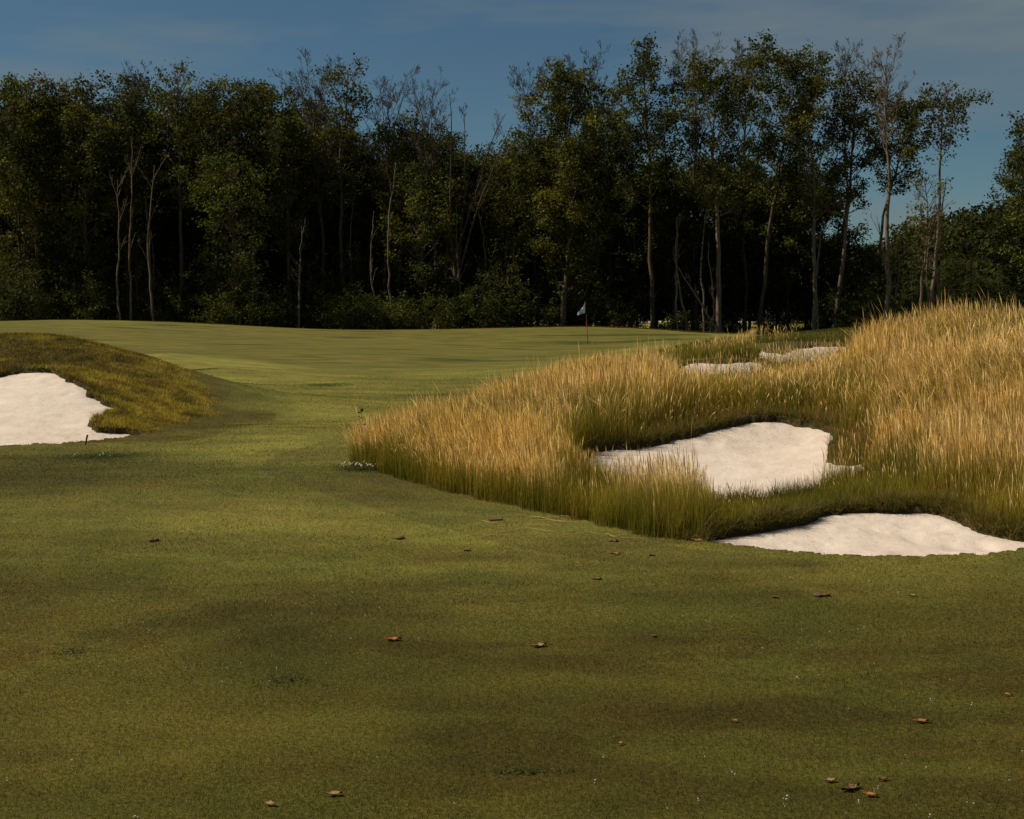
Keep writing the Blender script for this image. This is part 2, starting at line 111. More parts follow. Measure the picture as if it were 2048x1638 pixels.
def sdist(poly, x, y, pad=1.5):
    """signed distance, positive inside (far outside = -pad)"""
    P = np.array(poly); out = np.full(x.shape, -pad)
    m = (x > P[:, 0].min() - pad) & (x < P[:, 0].max() + pad) & (y > P[:, 1].min() - pad) & (y < P[:, 1].max() + pad)
    if not m.any(): return out
    X = x[m]; Y = y[m]; d = np.full(X.shape, 1e9); ins = np.zeros(X.shape, bool)
    for i in range(len(P)):
        ax, ay = P[i]; bx, by = P[(i + 1) % len(P)]
        ex, ey = bx - ax, by - ay; L = ex * ex + ey * ey + 1e-12
        t = np.clip(((X - ax) * ex + (Y - ay) * ey) / L, 0, 1)
        d = np.minimum(d, np.hypot(X - ax - t * ex, Y - ay - t * ey))
        c = ((ay > Y) != (by > Y)) & (X < ex * (Y - ay) / (ey if abs(ey) > 1e-12 else 1e-12) + ax)
        ins ^= c
    out[m] = np.where(ins, d, -d); return out
BUNK = ['mid', 'low', 'left', 'far1', 'far2']
def bunker_d(name, x, y, pad=1.5):
    d = sdist(POLY[name], x, y, pad)
    sc = 1.0 if name in ('mid', 'low') else 1.6
    near = (d > -1.2)
    j = np.zeros_like(d)
    if near.any():
        X = x[near] / sc; Y = y[near] / sc
        j[near] = (.16 * (fbm(X * 3.1, Y * 3.1, 21) - .5) + .10 * (fbm(X * 11, Y * 11, 22, 2) - .5)) * sc
    return d + j
def all_bunk(x, y, pad=1.5):
    d = np.full(x.shape, -9.0)
    for b in BUNK: d = np.maximum(d, bunker_d(b, x, y, pad))
    return d
def ground_z(x, y, bd=None):
    z = base_z(x, y)
    if bd is None: bd = all_bunk(x, y)
    lip = .02 + .02 * fbm(x * 3, y * 3, 19); z = z + lip * np.exp(-np.clip(-bd, 0, 9) / .12) * (bd < 0) + lip * (bd >= 0) * (1 - sstep(0, .05, bd))
    return z - .30 * sstep(0.0, .07, bd)

# ------------------------------------------------------------------ materials
def new_mat(name):
    m = bpy.data.materials.new(name); m.use_nodes = True
    nt = m.node_tree; nt.nodes.clear()
    return m, nt, nt.nodes, nt.links
def N(nt, t, **kw):
    n_ = nt.nodes.new(t)
    for k, v in kw.items():
        if k in n_.inputs.keys() if isinstance(k, str) else False: n_.inputs[k].default_value = v
        else: setattr(n_, k, v)
    return n_
def noise(nt, vec, scale, detail=3, rough=.55):
    t = N(nt, 'ShaderNodeTexNoise'); t.inputs['Scale'].default_value = scale; t.inputs['Detail'].default_value = detail
    t.inputs['Roughness'].default_value = rough
    if vec is not None: nt.links.new(vec, t.inputs['Vector'])
    return t.outputs['Fac']
def ramp(nt, fac, stops):
    r = N(nt, 'ShaderNodeValToRGB'); e = r.color_ramp.elements
    while len(e) > 1: e.remove(e[-1])
    e[0].position = stops[0][0]; e[0].color = (*stops[0][1], 1)
    for p, c in stops[1:]:
        k = e.new(p); k.color = (*c, 1)
    nt.links.new(fac, r.inputs['Fac']); return r.outputs['Color']
def mix(nt, a, b, fac, mode='MIX'):
    m = N(nt, 'ShaderNodeMix', data_type='RGBA', blend_type=mode)
    for s, v in ((m.inputs[6], a), (m.inputs[7], b), (m.inputs[0], fac)):
        if hasattr(v, 'links'): nt.links.new(v, s)
        elif isinstance(v, (int, float)): s.default_value = v
        else: s.default_value = (*v, 1)
    return m.outputs[2]
def mathn(nt, op, a, b=0.0, clamp=False):
    m = N(nt, 'ShaderNodeMath', operation=op); m.use_clamp = clamp
    for s, v in ((m.inputs[0], a), (m.inputs[1], b)):
        if hasattr(v, 'links'): nt.links.new(v, s)
        else: s.default_value = v
    return m.outputs[0]
def principled(nt, color, rough=.9, normal=None, spec=.2):
    p = N(nt, 'ShaderNodeBsdfPrincipled'); p.inputs['Roughness'].default_value = rough
    p.inputs['Specular IOR Level'].default_value = spec
    if hasattr(color, 'links'): nt.links.new(color, p.inputs['Base Color'])
    else: p.inputs['Base Color'].default_value = (*color, 1)
    if normal is not None: nt.links.new(normal, p.inputs['Normal'])
    return p
def out(nt, sh):
    o = N(nt, 'ShaderNodeOutputMaterial'); nt.links.new(sh, o.inputs['Surface'])
def bump(nt, h, strength=.5, dist=.02):
    b = N(nt, 'ShaderNodeBump'); b.inputs['Strength'].default_value = strength; b.inputs['Distance'].default_value = dist
    nt.links.new(h, b.inputs['Height']); return b.outputs['Normal']

FAIR_A = (.072, .078, .013); FAIR_B = (.115, .100, .017); FAIR_C = (.095, .070, .014); STRAW = (.20, .125, .045)
def ground_mat():
    m, nt, ns, lk = new_mat('ground_turf')
    g = N(nt, 'ShaderNodeNewGeometry').outputs['Position']
    zone = N(nt, 'ShaderNodeVertexColor'); zone.layer_name = 'zone'
    sep = N(nt, 'ShaderNodeSeparateColor'); lk.new(zone.outputs['Color'], sep.inputs[0])
    patch = noise(nt, g, .55, 4, .6); patch2 = noise(nt, g, 2.3, 4, .6); fine = noise(nt, g, 45, 3, .7); blade = noise(nt, g, 260, 2, .8)
    fair = ramp(nt, patch, [(.34, FAIR_A), (.5, FAIR_B), (.66, FAIR_C)])
    fair = mix(nt, fair, ramp(nt, patch2, [(.3, (.060, .070, .013)), (.7, (.135, .112, .019))]), .45)
    fair = mix(nt, fair, ramp(nt, fine, [(.3, (.5, .5, .5)), (.7, (1.7, 1.65, 1.5))]), .8, 'MULTIPLY')
    fair = mix(nt, fair, ramp(nt, blade, [(.35, (.45, .45, .45)), (.65, (1.5, 1.5, 1.4))]), .7, 'MULTIPLY')
    # dry brown spots and scuffs
    # putting green: closer, paler turf with mower streaks
    mp = N(nt, 'ShaderNodeMapping'); mp.inputs['Scale'].default_value = (.30, 1.0, 1); mp.inputs['Rotation'].default_value = (0, 0, .06); lk.new(g, mp.inputs['Vector'])
    st = noise(nt, mp.outputs[0], .26, 4, .7)
    grn = ramp(nt, st, [(.36, (.050, .058, .012)), (.43, (.105, .100, .018)), (.49, (.165, .138, .030)), (.54, (.085, .082, .016)), (.60, (.155, .130, .028)), (.68, (.075, .075, .015))])
    tn = N(nt, 'ShaderNodeVertexColor'); tn.layer_name = 'tone'
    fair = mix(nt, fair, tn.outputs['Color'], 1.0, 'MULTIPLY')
    c = mix(nt, fair, grn, sep.outputs[2])
    rough_ = ramp(nt, noise(nt, g, 3.2, 5, .7), [(.3, (.030, .026, .006)), (.5, (.080, .066, .011)), (.68, (.11, .075, .02))])
    c = mix(nt, c, rough_, sep.outputs[0])
    soil = ramp(nt, noise(nt, g, 9, 4, .7), [(.3, (.022, .016, .008)), (.55, (.05, .036, .014)), (.72, (.11, .062, .03))])
    c = mix(nt, c, soil, sep.outputs[1])
    h = mathn(nt, 'ADD', fine, mathn(nt, 'MULTIPLY', patch2, 2.0))
    out(nt, principled(nt, c, .95, bump(nt, h, .5, .02), .1).outputs[0])
    return m
def sand_mat():
    m, nt, ns, lk = new_mat('pale_bunker_sand')
    g = N(nt, 'ShaderNodeNewGeometry').outputs['Position']
    big = noise(nt, g, 1.1, 3); mid_ = noise(nt, g, 7, 4, .6); fine = noise(nt, g, 190, 3, .7)
    c = ramp(nt, big, [(.3, (.655, .555, .455)), (.7, (.745, .65, .55))])
    c = mix(nt, c, ramp(nt, fine, [(.30, (.72, .68, .62)), (.58, (1.05, 1.04, 1.03))]), .9, 'MULTIPLY')
    spk = ramp(nt, noise(nt, g, 30, 2, .5), [(.0, (.40, .30, .2)), (.27, (.66, .56, .45)), (.34, (1, 1, 1))])
    c = mix(nt, c, ramp(nt, noise(nt, g, 3.5, 4, .65), [(.35, (.86, .84, .80)), (.6, (1, 1, 1))]), .8, 'MULTIPLY')
    c = mix(nt, c, spk, .8, 'MULTIPLY')
    mp = N(nt, 'ShaderNodeMapping'); mp.inputs['Scale'].default_value = (5, 2.6, 1); mp.inputs['Rotation'].default_value = (0, 0, .35); lk.new(g, mp.inputs['Vector'])
    rip = noise(nt, mp.outputs[0], 2.4, 3, .6)
    h = mathn(nt, 'ADD', mathn(nt, 'MULTIPLY', mid_, 1.2), mathn(nt, 'ADD', mathn(nt, 'MULTIPLY', fine, .12), mathn(nt, 'MULTIPLY', rip, .6)))
    out(nt, principled(nt, c, .95, bump(nt, h, .4, .03), .15).outputs[0])
    return m
def veg_mat(name, trans=.35, rough=.6, attr='Col', tint=None, spec=.15, vary=0):
    m, nt, ns, lk = new_mat(name)
    c = N(nt, 'ShaderNodeVertexColor'); c.layer_name = attr; c = c.outputs['Color']
    if tint is not None: c = mix(nt, c, tint, 1.0, 'MULTIPLY')
    if vary:
        oi = N(nt, 'ShaderNodeObjectInfo')
        c = mix(nt, c, ramp(nt, oi.outputs['Random'], [(0, (.72, .85, .9)), (.5, (1, 1, 1)), (1, (1.0, 1.02, .92))]), vary, 'MULTIPLY')
    p = principled(nt, c, rough, None, spec)
    t = N(nt, 'ShaderNodeBsdfTranslucent')
    lk.new(mix(nt, c, (1.25, 1.15, .55), 1.0, 'MULTIPLY'), t.inputs['Color'])
    mx = N(nt, 'ShaderNodeMixShader'); mx.inputs[0].default_value = trans
    lk.new(p.outputs[0], mx.inputs[1]); lk.new(t.outputs[0], mx.inputs[2]); out(nt, mx.outputs[0])
    return m
def bark_mat(name, a, b):
    m, nt, ns, lk = new_mat(name)
    tc = N(nt, 'ShaderNodeTexCoord').outputs['Object']
    mp = N(nt, 'ShaderNodeMapping'); mp.inputs['Scale'].default_value = (6, 6, 1.2); lk.new(tc, mp.inputs['Vector'])
    f = noise(nt, mp.outputs[0], 1.6, 5, .7)
    c = ramp(nt, f, [(.32, a), (.62, b)])
    out(nt, principled(nt, c, .9, bump(nt, f, .6, .05), .1).outputs[0])
    return m
def plain(name, c, rough=.7, scale=40, var=.25, spec=.3):
    m, nt, ns, lk = new_mat(name)
    tc = N(nt, 'ShaderNodeTexCoord').outputs['Object']
    f = noise(nt, tc, scale, 3)
    col = ramp(nt, f, [(.3, tuple(k * (1 - var) for k in c)), (.7, tuple(min(1, k * (1 + var)) for k in c))])
    out(nt, principled(nt, col, rough, None, spec).outputs[0]); return m
M_GROUND = ground_mat(); M_SAND = sand_mat()
M_TURF = veg_mat('turf_blades', .42); M_FESCUE = veg_mat('fescue_blades', .38); M_LEAF = veg_mat('tree_leaves', .30, .7, spec=.08, vary=.8)
M_BARK = bark_mat('grey_brown_bark', (.035, .026, .018), (.13, .095, .062))
M_PALE = bark_mat('pale_bark', (.09, .065, .042), (.24, .175, .115))
M_DEAD = bark_mat('dead_wood', (.05, .038, .030), (.115, .09, .07))

SWATH = [(-11.5, 43), (-9.2, 38), (-6.2, 32), (-4.4, 27.5), (-2.6, 23.5), (-1.9, 19.5), (-2.2, 16.0), (-2.9, 12.5), (-3.0, 9.5), (-2.4, 7.0)]
def line_d(L, x, y):
    d = np.full(x.shape, 99.)
    for (ax, ay), (bx, by) in zip(L[:-1], L[1:]):
        ex, ey = bx - ax, by - ay; t = np.clip(((x - ax) * ex + (y - ay) * ey) / (ex * ex + ey * ey), 0, 1)
        d = np.minimum(d, np.hypot(x - ax - t * ex, y - ay - t * ey))
    return d
def tone_xy(x, y):
    """turf colour that changes from place to place: paler with distance, mowing swaths, thin areas, darker left side"""
    far_pale = sstep(5.5, 10.5, y + 2.0 * (fbm(x * .3, y * .3, 58) - .5))  # turf colour grows paler with distance from the camera
    t = np.ones(x.shape + (3,)) * (.82 + .64 * far_pale)[:, None] * (1 + far_pale[:, None] * np.array([[-.03, .0, .25]]))
    band = fbm(x * .12 + y * .06, y * .42, 59, 3); t = t * (.78 + .42 * sstep(.3, .7, band))[:, None] * (.86 + .28 * sstep(.3, .7, fbm(x * .9, y * 2.2, 67, 4)))[:, None]
    d = line_d(SWATH, x, y) + .5 * (fbm(x * .4, y * .4, 60) - .5); w = .7 + .03 * y
    inn = 1 - sstep(w * .7, w * 1.3, d); rim = np.exp(-((d - w * 1.9) / (w * .6)) ** 2)
    t = t * (1 + .10 * inn - .13 * rim)[:, None]
    left_dark = 1 - sstep(-.34, -.14, x / np.maximum(y, 1) + .12 * (fbm(x * .35, y * .35, 65) - .5))  # darkening toward the left of the view, painted into the turf colour
    t = t * (1 - .34 * (left_dark * sstep(6.5, 8.5, y) * (1 - sstep(26, 32, y))))[:, None]
    return t
BROWN = [(-1.9, 6.25, .9, .30, .8), (-2.6, 6.1, .6, .25, .8), (-.25, 5.1, 1.1, .28, .6), (1.3, 4.75, 1.3, .3, .6), (-1.2, 6.9, .8, .3, .4), (.3, 4.3, 1.6, .25, .5), (-1.6, 4.5, .9, .3, .5), (3.1, 7.0, .9, .25, .5), (2.3, 5.6, .8, .2, .4)]
def brown_w(x, y):
    r = np.zeros_like(x)
    for bx, by, sx, sy, a in BROWN: r = np.maximum(r, a * np.exp(-((x - bx) / sx) ** 2 - ((y - by) / sy) ** 2))
    return np.clip((.75 * r + .55 * sstep(.50, .72, fbm(x * .7 + 5, y * 1.5, 56, 5)) * (1 - sstep(7, 10, y))) * sstep(.30, .68, fbm(x * 2.6, y * 5, 57, 5)) * 1.0, 0, .36)
# ------------------------------------------------------------------ ground sheet
def build_ground():
    th = [0.0]
    fine = np.arange(-.47, .4701, .0016)
    st = .0016; a = .47; side = []
    while a < PI:
        st = min(st * 1.12, .12); a = a + st
        if a >= PI: a = PI
        side.append(a)
    th = np.concatenate([-np.array(side)[::-1], fine, side])
    lr = list(np.log([.05, .5, 1, 1.5, 2, 2.4, 2.7, 3.0]))
    b = math.log(3.0)
    while b < math.log(112): b += .0032; lr.append(b)
    s = .0032
    while b < math.log(5000): s = min(s * 1.15, .2); b += s; lr.append(b)
    r = np.exp(np.array(lr))
    R, T = np.meshgrid(r, th, indexing='ij')
    X = R * np.sin(T); Y = R * np.cos(T)
    bds = all_bunk(X.ravel(), Y.ravel())
    x = X.ravel(); y = Y.ravel()
    z = ground_z(x, y, bds)
    nr, nt_ = R.shape
    idx = np.arange(nr * nt_).reshape(nr, nt_)
    q = np.stack([idx[:-1, :-1], idx[1:, :-1], idx[1:, 1:], idx[:-1, 1:]], -1).reshape(-1, 4)
    # zones
    rg = sstep(-.15, .12, sdist(POLY['mound'], x, y, 3) + .5 * (fbm(x * 1.5, y * 1.5, 31) - .5))
    far_r = sstep(-.1, .5, sdist(POLY_HUMP, x, y, 3) + 1.2 * (fbm(x * .5, y * .5, 33) - .5))
    rg = np.maximum(rg, far_r)
    # rough collar behind the green
    gd = sdist(POLY['green'], x, y, 6) + .8 * (fbm(x * .25, y * .25, 35) - .5)
    gr = sstep(-.3, .3, gd)
    rr = np.hypot(x, y)
    rg = np.maximum(rg, sstep(1.0, 1.6, -gd) * (y > 78) * (y < 200) * .8 * sstep(78, 84, y))
    so = sstep(-.1, .15, sdist(POLY['fescue'], x, y, 3)) * .9
    so = np.maximum(so, sstep(-.13, -.02, bds) * (1 - sstep(.05, .1, y * 0)) * .9 * sstep(.42, .58, fbm(x * 4, y * 4, 37)))
    so = np.maximum(so, sstep(-.03, .01, bds))
    so = np.maximum(so, sstep(92, 97, y) * (1 - sstep(128, 140, y)))
    so = np.where((bds > -.2) & (y < 8.9) & (bds < -.02), 0, so)
    zc = np.stack([rg, so, gr], 1)
    o = mesh_obj('ground', np.stack([x, y, z], 1), q, M_GROUND, col=zc, attr='zone')
    a = o.data.color_attributes.new('tone', 'FLOAT_COLOR', 'POINT'); tv = np.ones((len(x), 4), dtype=np.float32)
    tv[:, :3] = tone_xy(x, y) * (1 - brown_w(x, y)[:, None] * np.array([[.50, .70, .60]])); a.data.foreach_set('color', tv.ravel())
    tag(o, kind='structure'); return o
POLY_HUMP = [(3.5, 36), (5.0, 33), (7, 37), (10, 38), (16, 37), (30, 38), (34, 50), (20, 56), (12, 52), (8, 47), (5.5, 42), (4.3, 38.5)]
build_ground()

def build_sand(name, key_, step, label=None):
    P = np.array(POLY[key_]); a, b = warp(P[:, 0], P[:, 1])
    A_ = np.arange(a.min() - .02, a.max() + .02, step); B_ = np.arange(b.min() - .02, b.max() + .02, step)
    Bg, Ag = np.meshgrid(B_, A_, indexing='ij'); R = np.exp(Bg)
    x = (R * np.sin(Ag)).ravel(); y = (R * np.cos(Ag)).ravel()
    d = bunker_d(key_, x, y)
    z = base_z(x, y) - (.028 if key_ == 'low' else .045) - .04 * sstep(0, .6, d)
    z += .016 * (fbm(x * 2.2, y * 2.2, 41) - .5) + .007 * (fbm(x * 7, y * 7, 43, 3) - .5)
    fp_ = np.random.default_rng(len(P)); n0 = 26
    for k in range(n0):      # old footprints and rake pulls
        cx_ = fp_.uniform(P[:, 0].min(), P[:, 0].max()); cy_ = fp_.uniform(P[:, 1].min(), P[:, 1].max()); z -= .012 * np.exp(-((x - cx_) / .08) ** 2 - ((y - cy_) / .14) ** 2)
    idx = np.arange(len(x)).reshape(Bg.shape)
    q = np.stack([idx[:-1, :-1], idx[1:, :-1], idx[1:, 1:], idx[:-1, 1:]], -1).reshape(-1, 4)
    q = q[(d[q] > -.10).all(1)]
    u, inv = np.unique(q, return_inverse=True)
    V = np.stack([x, y, z], 1)[u]
    tag(mesh_obj(name, V, inv.reshape(-1, 4), M_SAND), kind='structure')
for nm_, st_ in (('mid', .0025), ('low', .0022), ('left', .0025), ('far1', .003), ('far2', .003)):
    build_sand('sand', nm_, st_)

# ------------------------------------------------------------------ grass ribbons
RNG = np.random.default_rng(5)
def ribbons(x, y, z, h, w, lean, leandir, nseg, c0, c1, curve=1.6, wprof=None, yaw=None, z0=0.0):
    """vectorised blades; returns verts, list of faces, colours"""
    n_ = len(x); k = nseg + 1
    t = np.linspace(0, 1, k)[None, :]
    L = lean[:, None] * t ** curve * h[:, None]
    px = x[:, None] + np.cos(leandir)[:, None] * L
    py = y[:, None] + np.sin(leandir)[:, None] * L
    pz = z[:, None] - z0 + h[:, None] * t * np.sqrt(np.clip(1 - (lean[:, None] * t * .8) ** 2, .15, 1))
    if yaw is None: yaw = RNG.uniform(0, PI, n_)
    if wprof is None: wprof = 1 - t ** 1.5 * .95
    ww = w[:, None] * wprof * .5
    dx = np.cos(yaw)[:, None] * ww; dy = np.sin(yaw)[:, None] * ww
    V = np.stack([np.stack([px - dx, py - dy, pz], -1), np.stack([px + dx, py + dy, pz], -1)], 2)  # n,k,2,3
    V = V.reshape(-1, 3)
    base = (np.arange(n_) * 2 * k)[:, None]
    f = []
    for s in range(nseg):
        a = 2 * s
        f.append(base + np.array([[a, a + 1, a + 3, a + 2]]))
    F_ = np.concatenate(f, 0)
    tc = (t ** 1.0)[..., None]
    C = c0[:, None, :] * (1 - tc) + c1[:, None, :] * tc
    C = np.repeat(C, 2, axis=1).reshape(-1, 3)
    return V, F_, C
def join(parts):
    off = 0; Vs = []; Fs = []; Cs = []
    for V, F_, C in parts:
        Vs.append(V); Fs.append(F_ + off); Cs.append(C); off += len(V)
    return np.concatenate(Vs), Fs, np.concatenate(Cs)
def lp_points(n_, a0, a1, r0, r1):
    a = RNG.uniform(a0, a1, n_); r = np.exp(RNG.uniform(math.log(r0), math.log(r1), n_))
    return r * np.sin(a), r * np.cos(a), r

# --- short fairway turf
def turf():
    x, y, r = lp_points(1300000, -.49, .49, 3.2, 41)
    k = RNG.uniform(0, 1, len(x)) < 1 - sstep(24, 40, r); x, y, r = x[k], y[k], r[k]
    fd = sdist(POLY['fescue'], x, y, 1.5); bd = all_bunk(x, y); md = sdist(POLY['mound'], x, y)
    k = (fd < .05) & (bd < -.01) & (md < 0)
    x, y, r = x[k], y[k], r[k]
    z = ground_z(x, y, bd[k]); n_ = len(x)
    s = np.clip(r / 6, .8, 4.5)
    h = RNG.uniform(.007, .016, n_) * (1 + .12 * (s - 1)); w = RNG.uniform(.0014, .0030, n_) * s
    p = fbm(x * .55, y * .55, 51, 4); p2 = fbm(x * 2.1, y * 2.1, 52, 4)
    g = np.array([[.088, .104, .014]]); o_ = np.array([[.168, .146, .024]]); br = np.array([[.150, .092, .018]]); st = np.array([[.34, .22, .07]])
    m = np.clip((p - .35) * 2.6 + RNG.normal(0, .28, n_) + (p2 - .5) * 1.2, 0, 1)[:, None]
    c = g * (1 - m) + o_ * m
    bm = (RNG.uniform(0, 1, n_) < .12 + .35 * sstep(.55, .72, p2))[:, None]
    c = np.where(bm, br * RNG.uniform(.7, 1.3, (n_, 1)), c)
    sm = (RNG.uniform(0, 1, n_) < .045 + .06 * sstep(.5, .65, fbm(x * 6, y * 9, 53, 3)))[:, None]
    c = np.where(sm, st * RNG.uniform(.5, 1.1, (n_, 1)), c)
    bw_ = brown_w(x, y)[:, None]; c = c * (1 - bw_ * np.array([[.50, .70, .60]]))
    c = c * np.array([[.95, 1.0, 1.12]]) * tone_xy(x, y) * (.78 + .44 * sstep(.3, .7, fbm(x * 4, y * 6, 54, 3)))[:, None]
    c = c * RNG.uniform(.6, 1.4, (n_, 1))
    t = np.array([[0., 1.]])
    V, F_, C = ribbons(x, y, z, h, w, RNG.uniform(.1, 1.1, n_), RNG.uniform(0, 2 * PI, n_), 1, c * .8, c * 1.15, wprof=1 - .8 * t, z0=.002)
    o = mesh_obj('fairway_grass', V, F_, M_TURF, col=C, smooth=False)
    tag(o, 'short mown fairway grass covering the foreground', 'grass', kind='stuff')
turf()

# --- rough on the left mound, on the far hump, and fringes along the bunker edges
def rough():
    parts = []
    x, y, r = lp_points(330000, -.62, -.14, 15.2, 27.5)
    md = sdist(POLY['mound'], x, y); bd = all_bunk(x, y)
    k = (md + .4 * (fbm(x * 2, y * 2, 61) - .5) + .05 * RNG.normal(0, 1, len(x)) > 0) & (bd < .0)
    x, y, bd = x[k], y[k], bd[k]; n_ = len(x); z = ground_z(x, y, bd)
    p = fbm(x * 1.3, y * 1.3, 62, 4); p2 = fbm(x * 4.5, y * 4.5, 63, 3)
    h = RNG.uniform(.03, .07, n_) * (.6 + .4 * sstep(-.1, .4, md[k])) * (1 + .9 * (bd > -.35) * RNG.uniform(0, 1, n_)) * (.7 + .6 * p2); w = RNG.uniform(.006, .011, n_)
    dark = np.array([[.085, .072, .014]]); yel = np.array([[.34, .27, .040]]); st = np.array([[.38, .24, .08]])
    m = np.clip((p - .42) * 3.4 + .45 * sstep(-9, -5.5, x) + RNG.normal(0, .2, n_), 0, 1)[:, None]; c = (dark * (1 - m) + yel * m) * (.55 + .9 * sstep(.3, .65, fbm(x * 5, y * 5, 64, 3)))[:, None]
    sm = (RNG.uniform(0, 1, n_) < .06 + .34 * sstep(.50, .64, p2))[:, None]; c = np.where(sm, st * RNG.uniform(.6, 1, (n_, 1)), c)
    parts.append(ribbons(x, y, z, h, w, RNG.uniform(.1, .9, n_), RNG.uniform(0, 2 * PI, n_), 2, c * .7, c * 1.1, z0=.003))
    # far hump
    x, y, r = lp_points(90000, .05, .50, 31, 56)
    hd = sdist(POLY_HUMP, x, y); bd = all_bunk(x, y); k = (hd > 0) & (bd < 0); x, y, bd = x[k], y[k], bd[k]; n_ = len(x)
    z = ground_z(x, y, bd); h = RNG.uniform(.05, .12, n_); w = RNG.uniform(.012, .02, n_)
    c = np.array([[.11, .11, .012]]) * RNG.uniform(.6, 1.5, (n_, 1))
    parts.append(ribbons(x, y, z, h, w, RNG.uniform(.1, .8, n_), RNG.uniform(0, 2 * PI, n_), 1, c * .7, c, z0=.003))
    # rough line behind the green
    x = RNG.uniform(-34, 16, 26000); y = RNG.uniform(83, 92, 26000); k = sdist(POLY['green'], x, y, 6) < -1.2; x, y = x[k], y[k]; n_ = len(x)
    c = np.array([[.10, .085, .014]]) * RNG.uniform(.5, 1.4, (n_, 1))
    parts.append(ribbons(x, y, ground_z(x, y), RNG.uniform(.04, .1, n_), RNG.uniform(.03, .06, n_), RNG.uniform(.1, .8, n_), RNG.uniform(0, 2 * PI, n_), 1, c * .7, c))
    V, F_, C = join(parts)
    tag(mesh_obj('rough_grass', V, F_, M_TURF, col=C, smooth=False), 'yellowish rough grass on the mounds beside the bunkers', 'grass', kind='stuff')
rough()

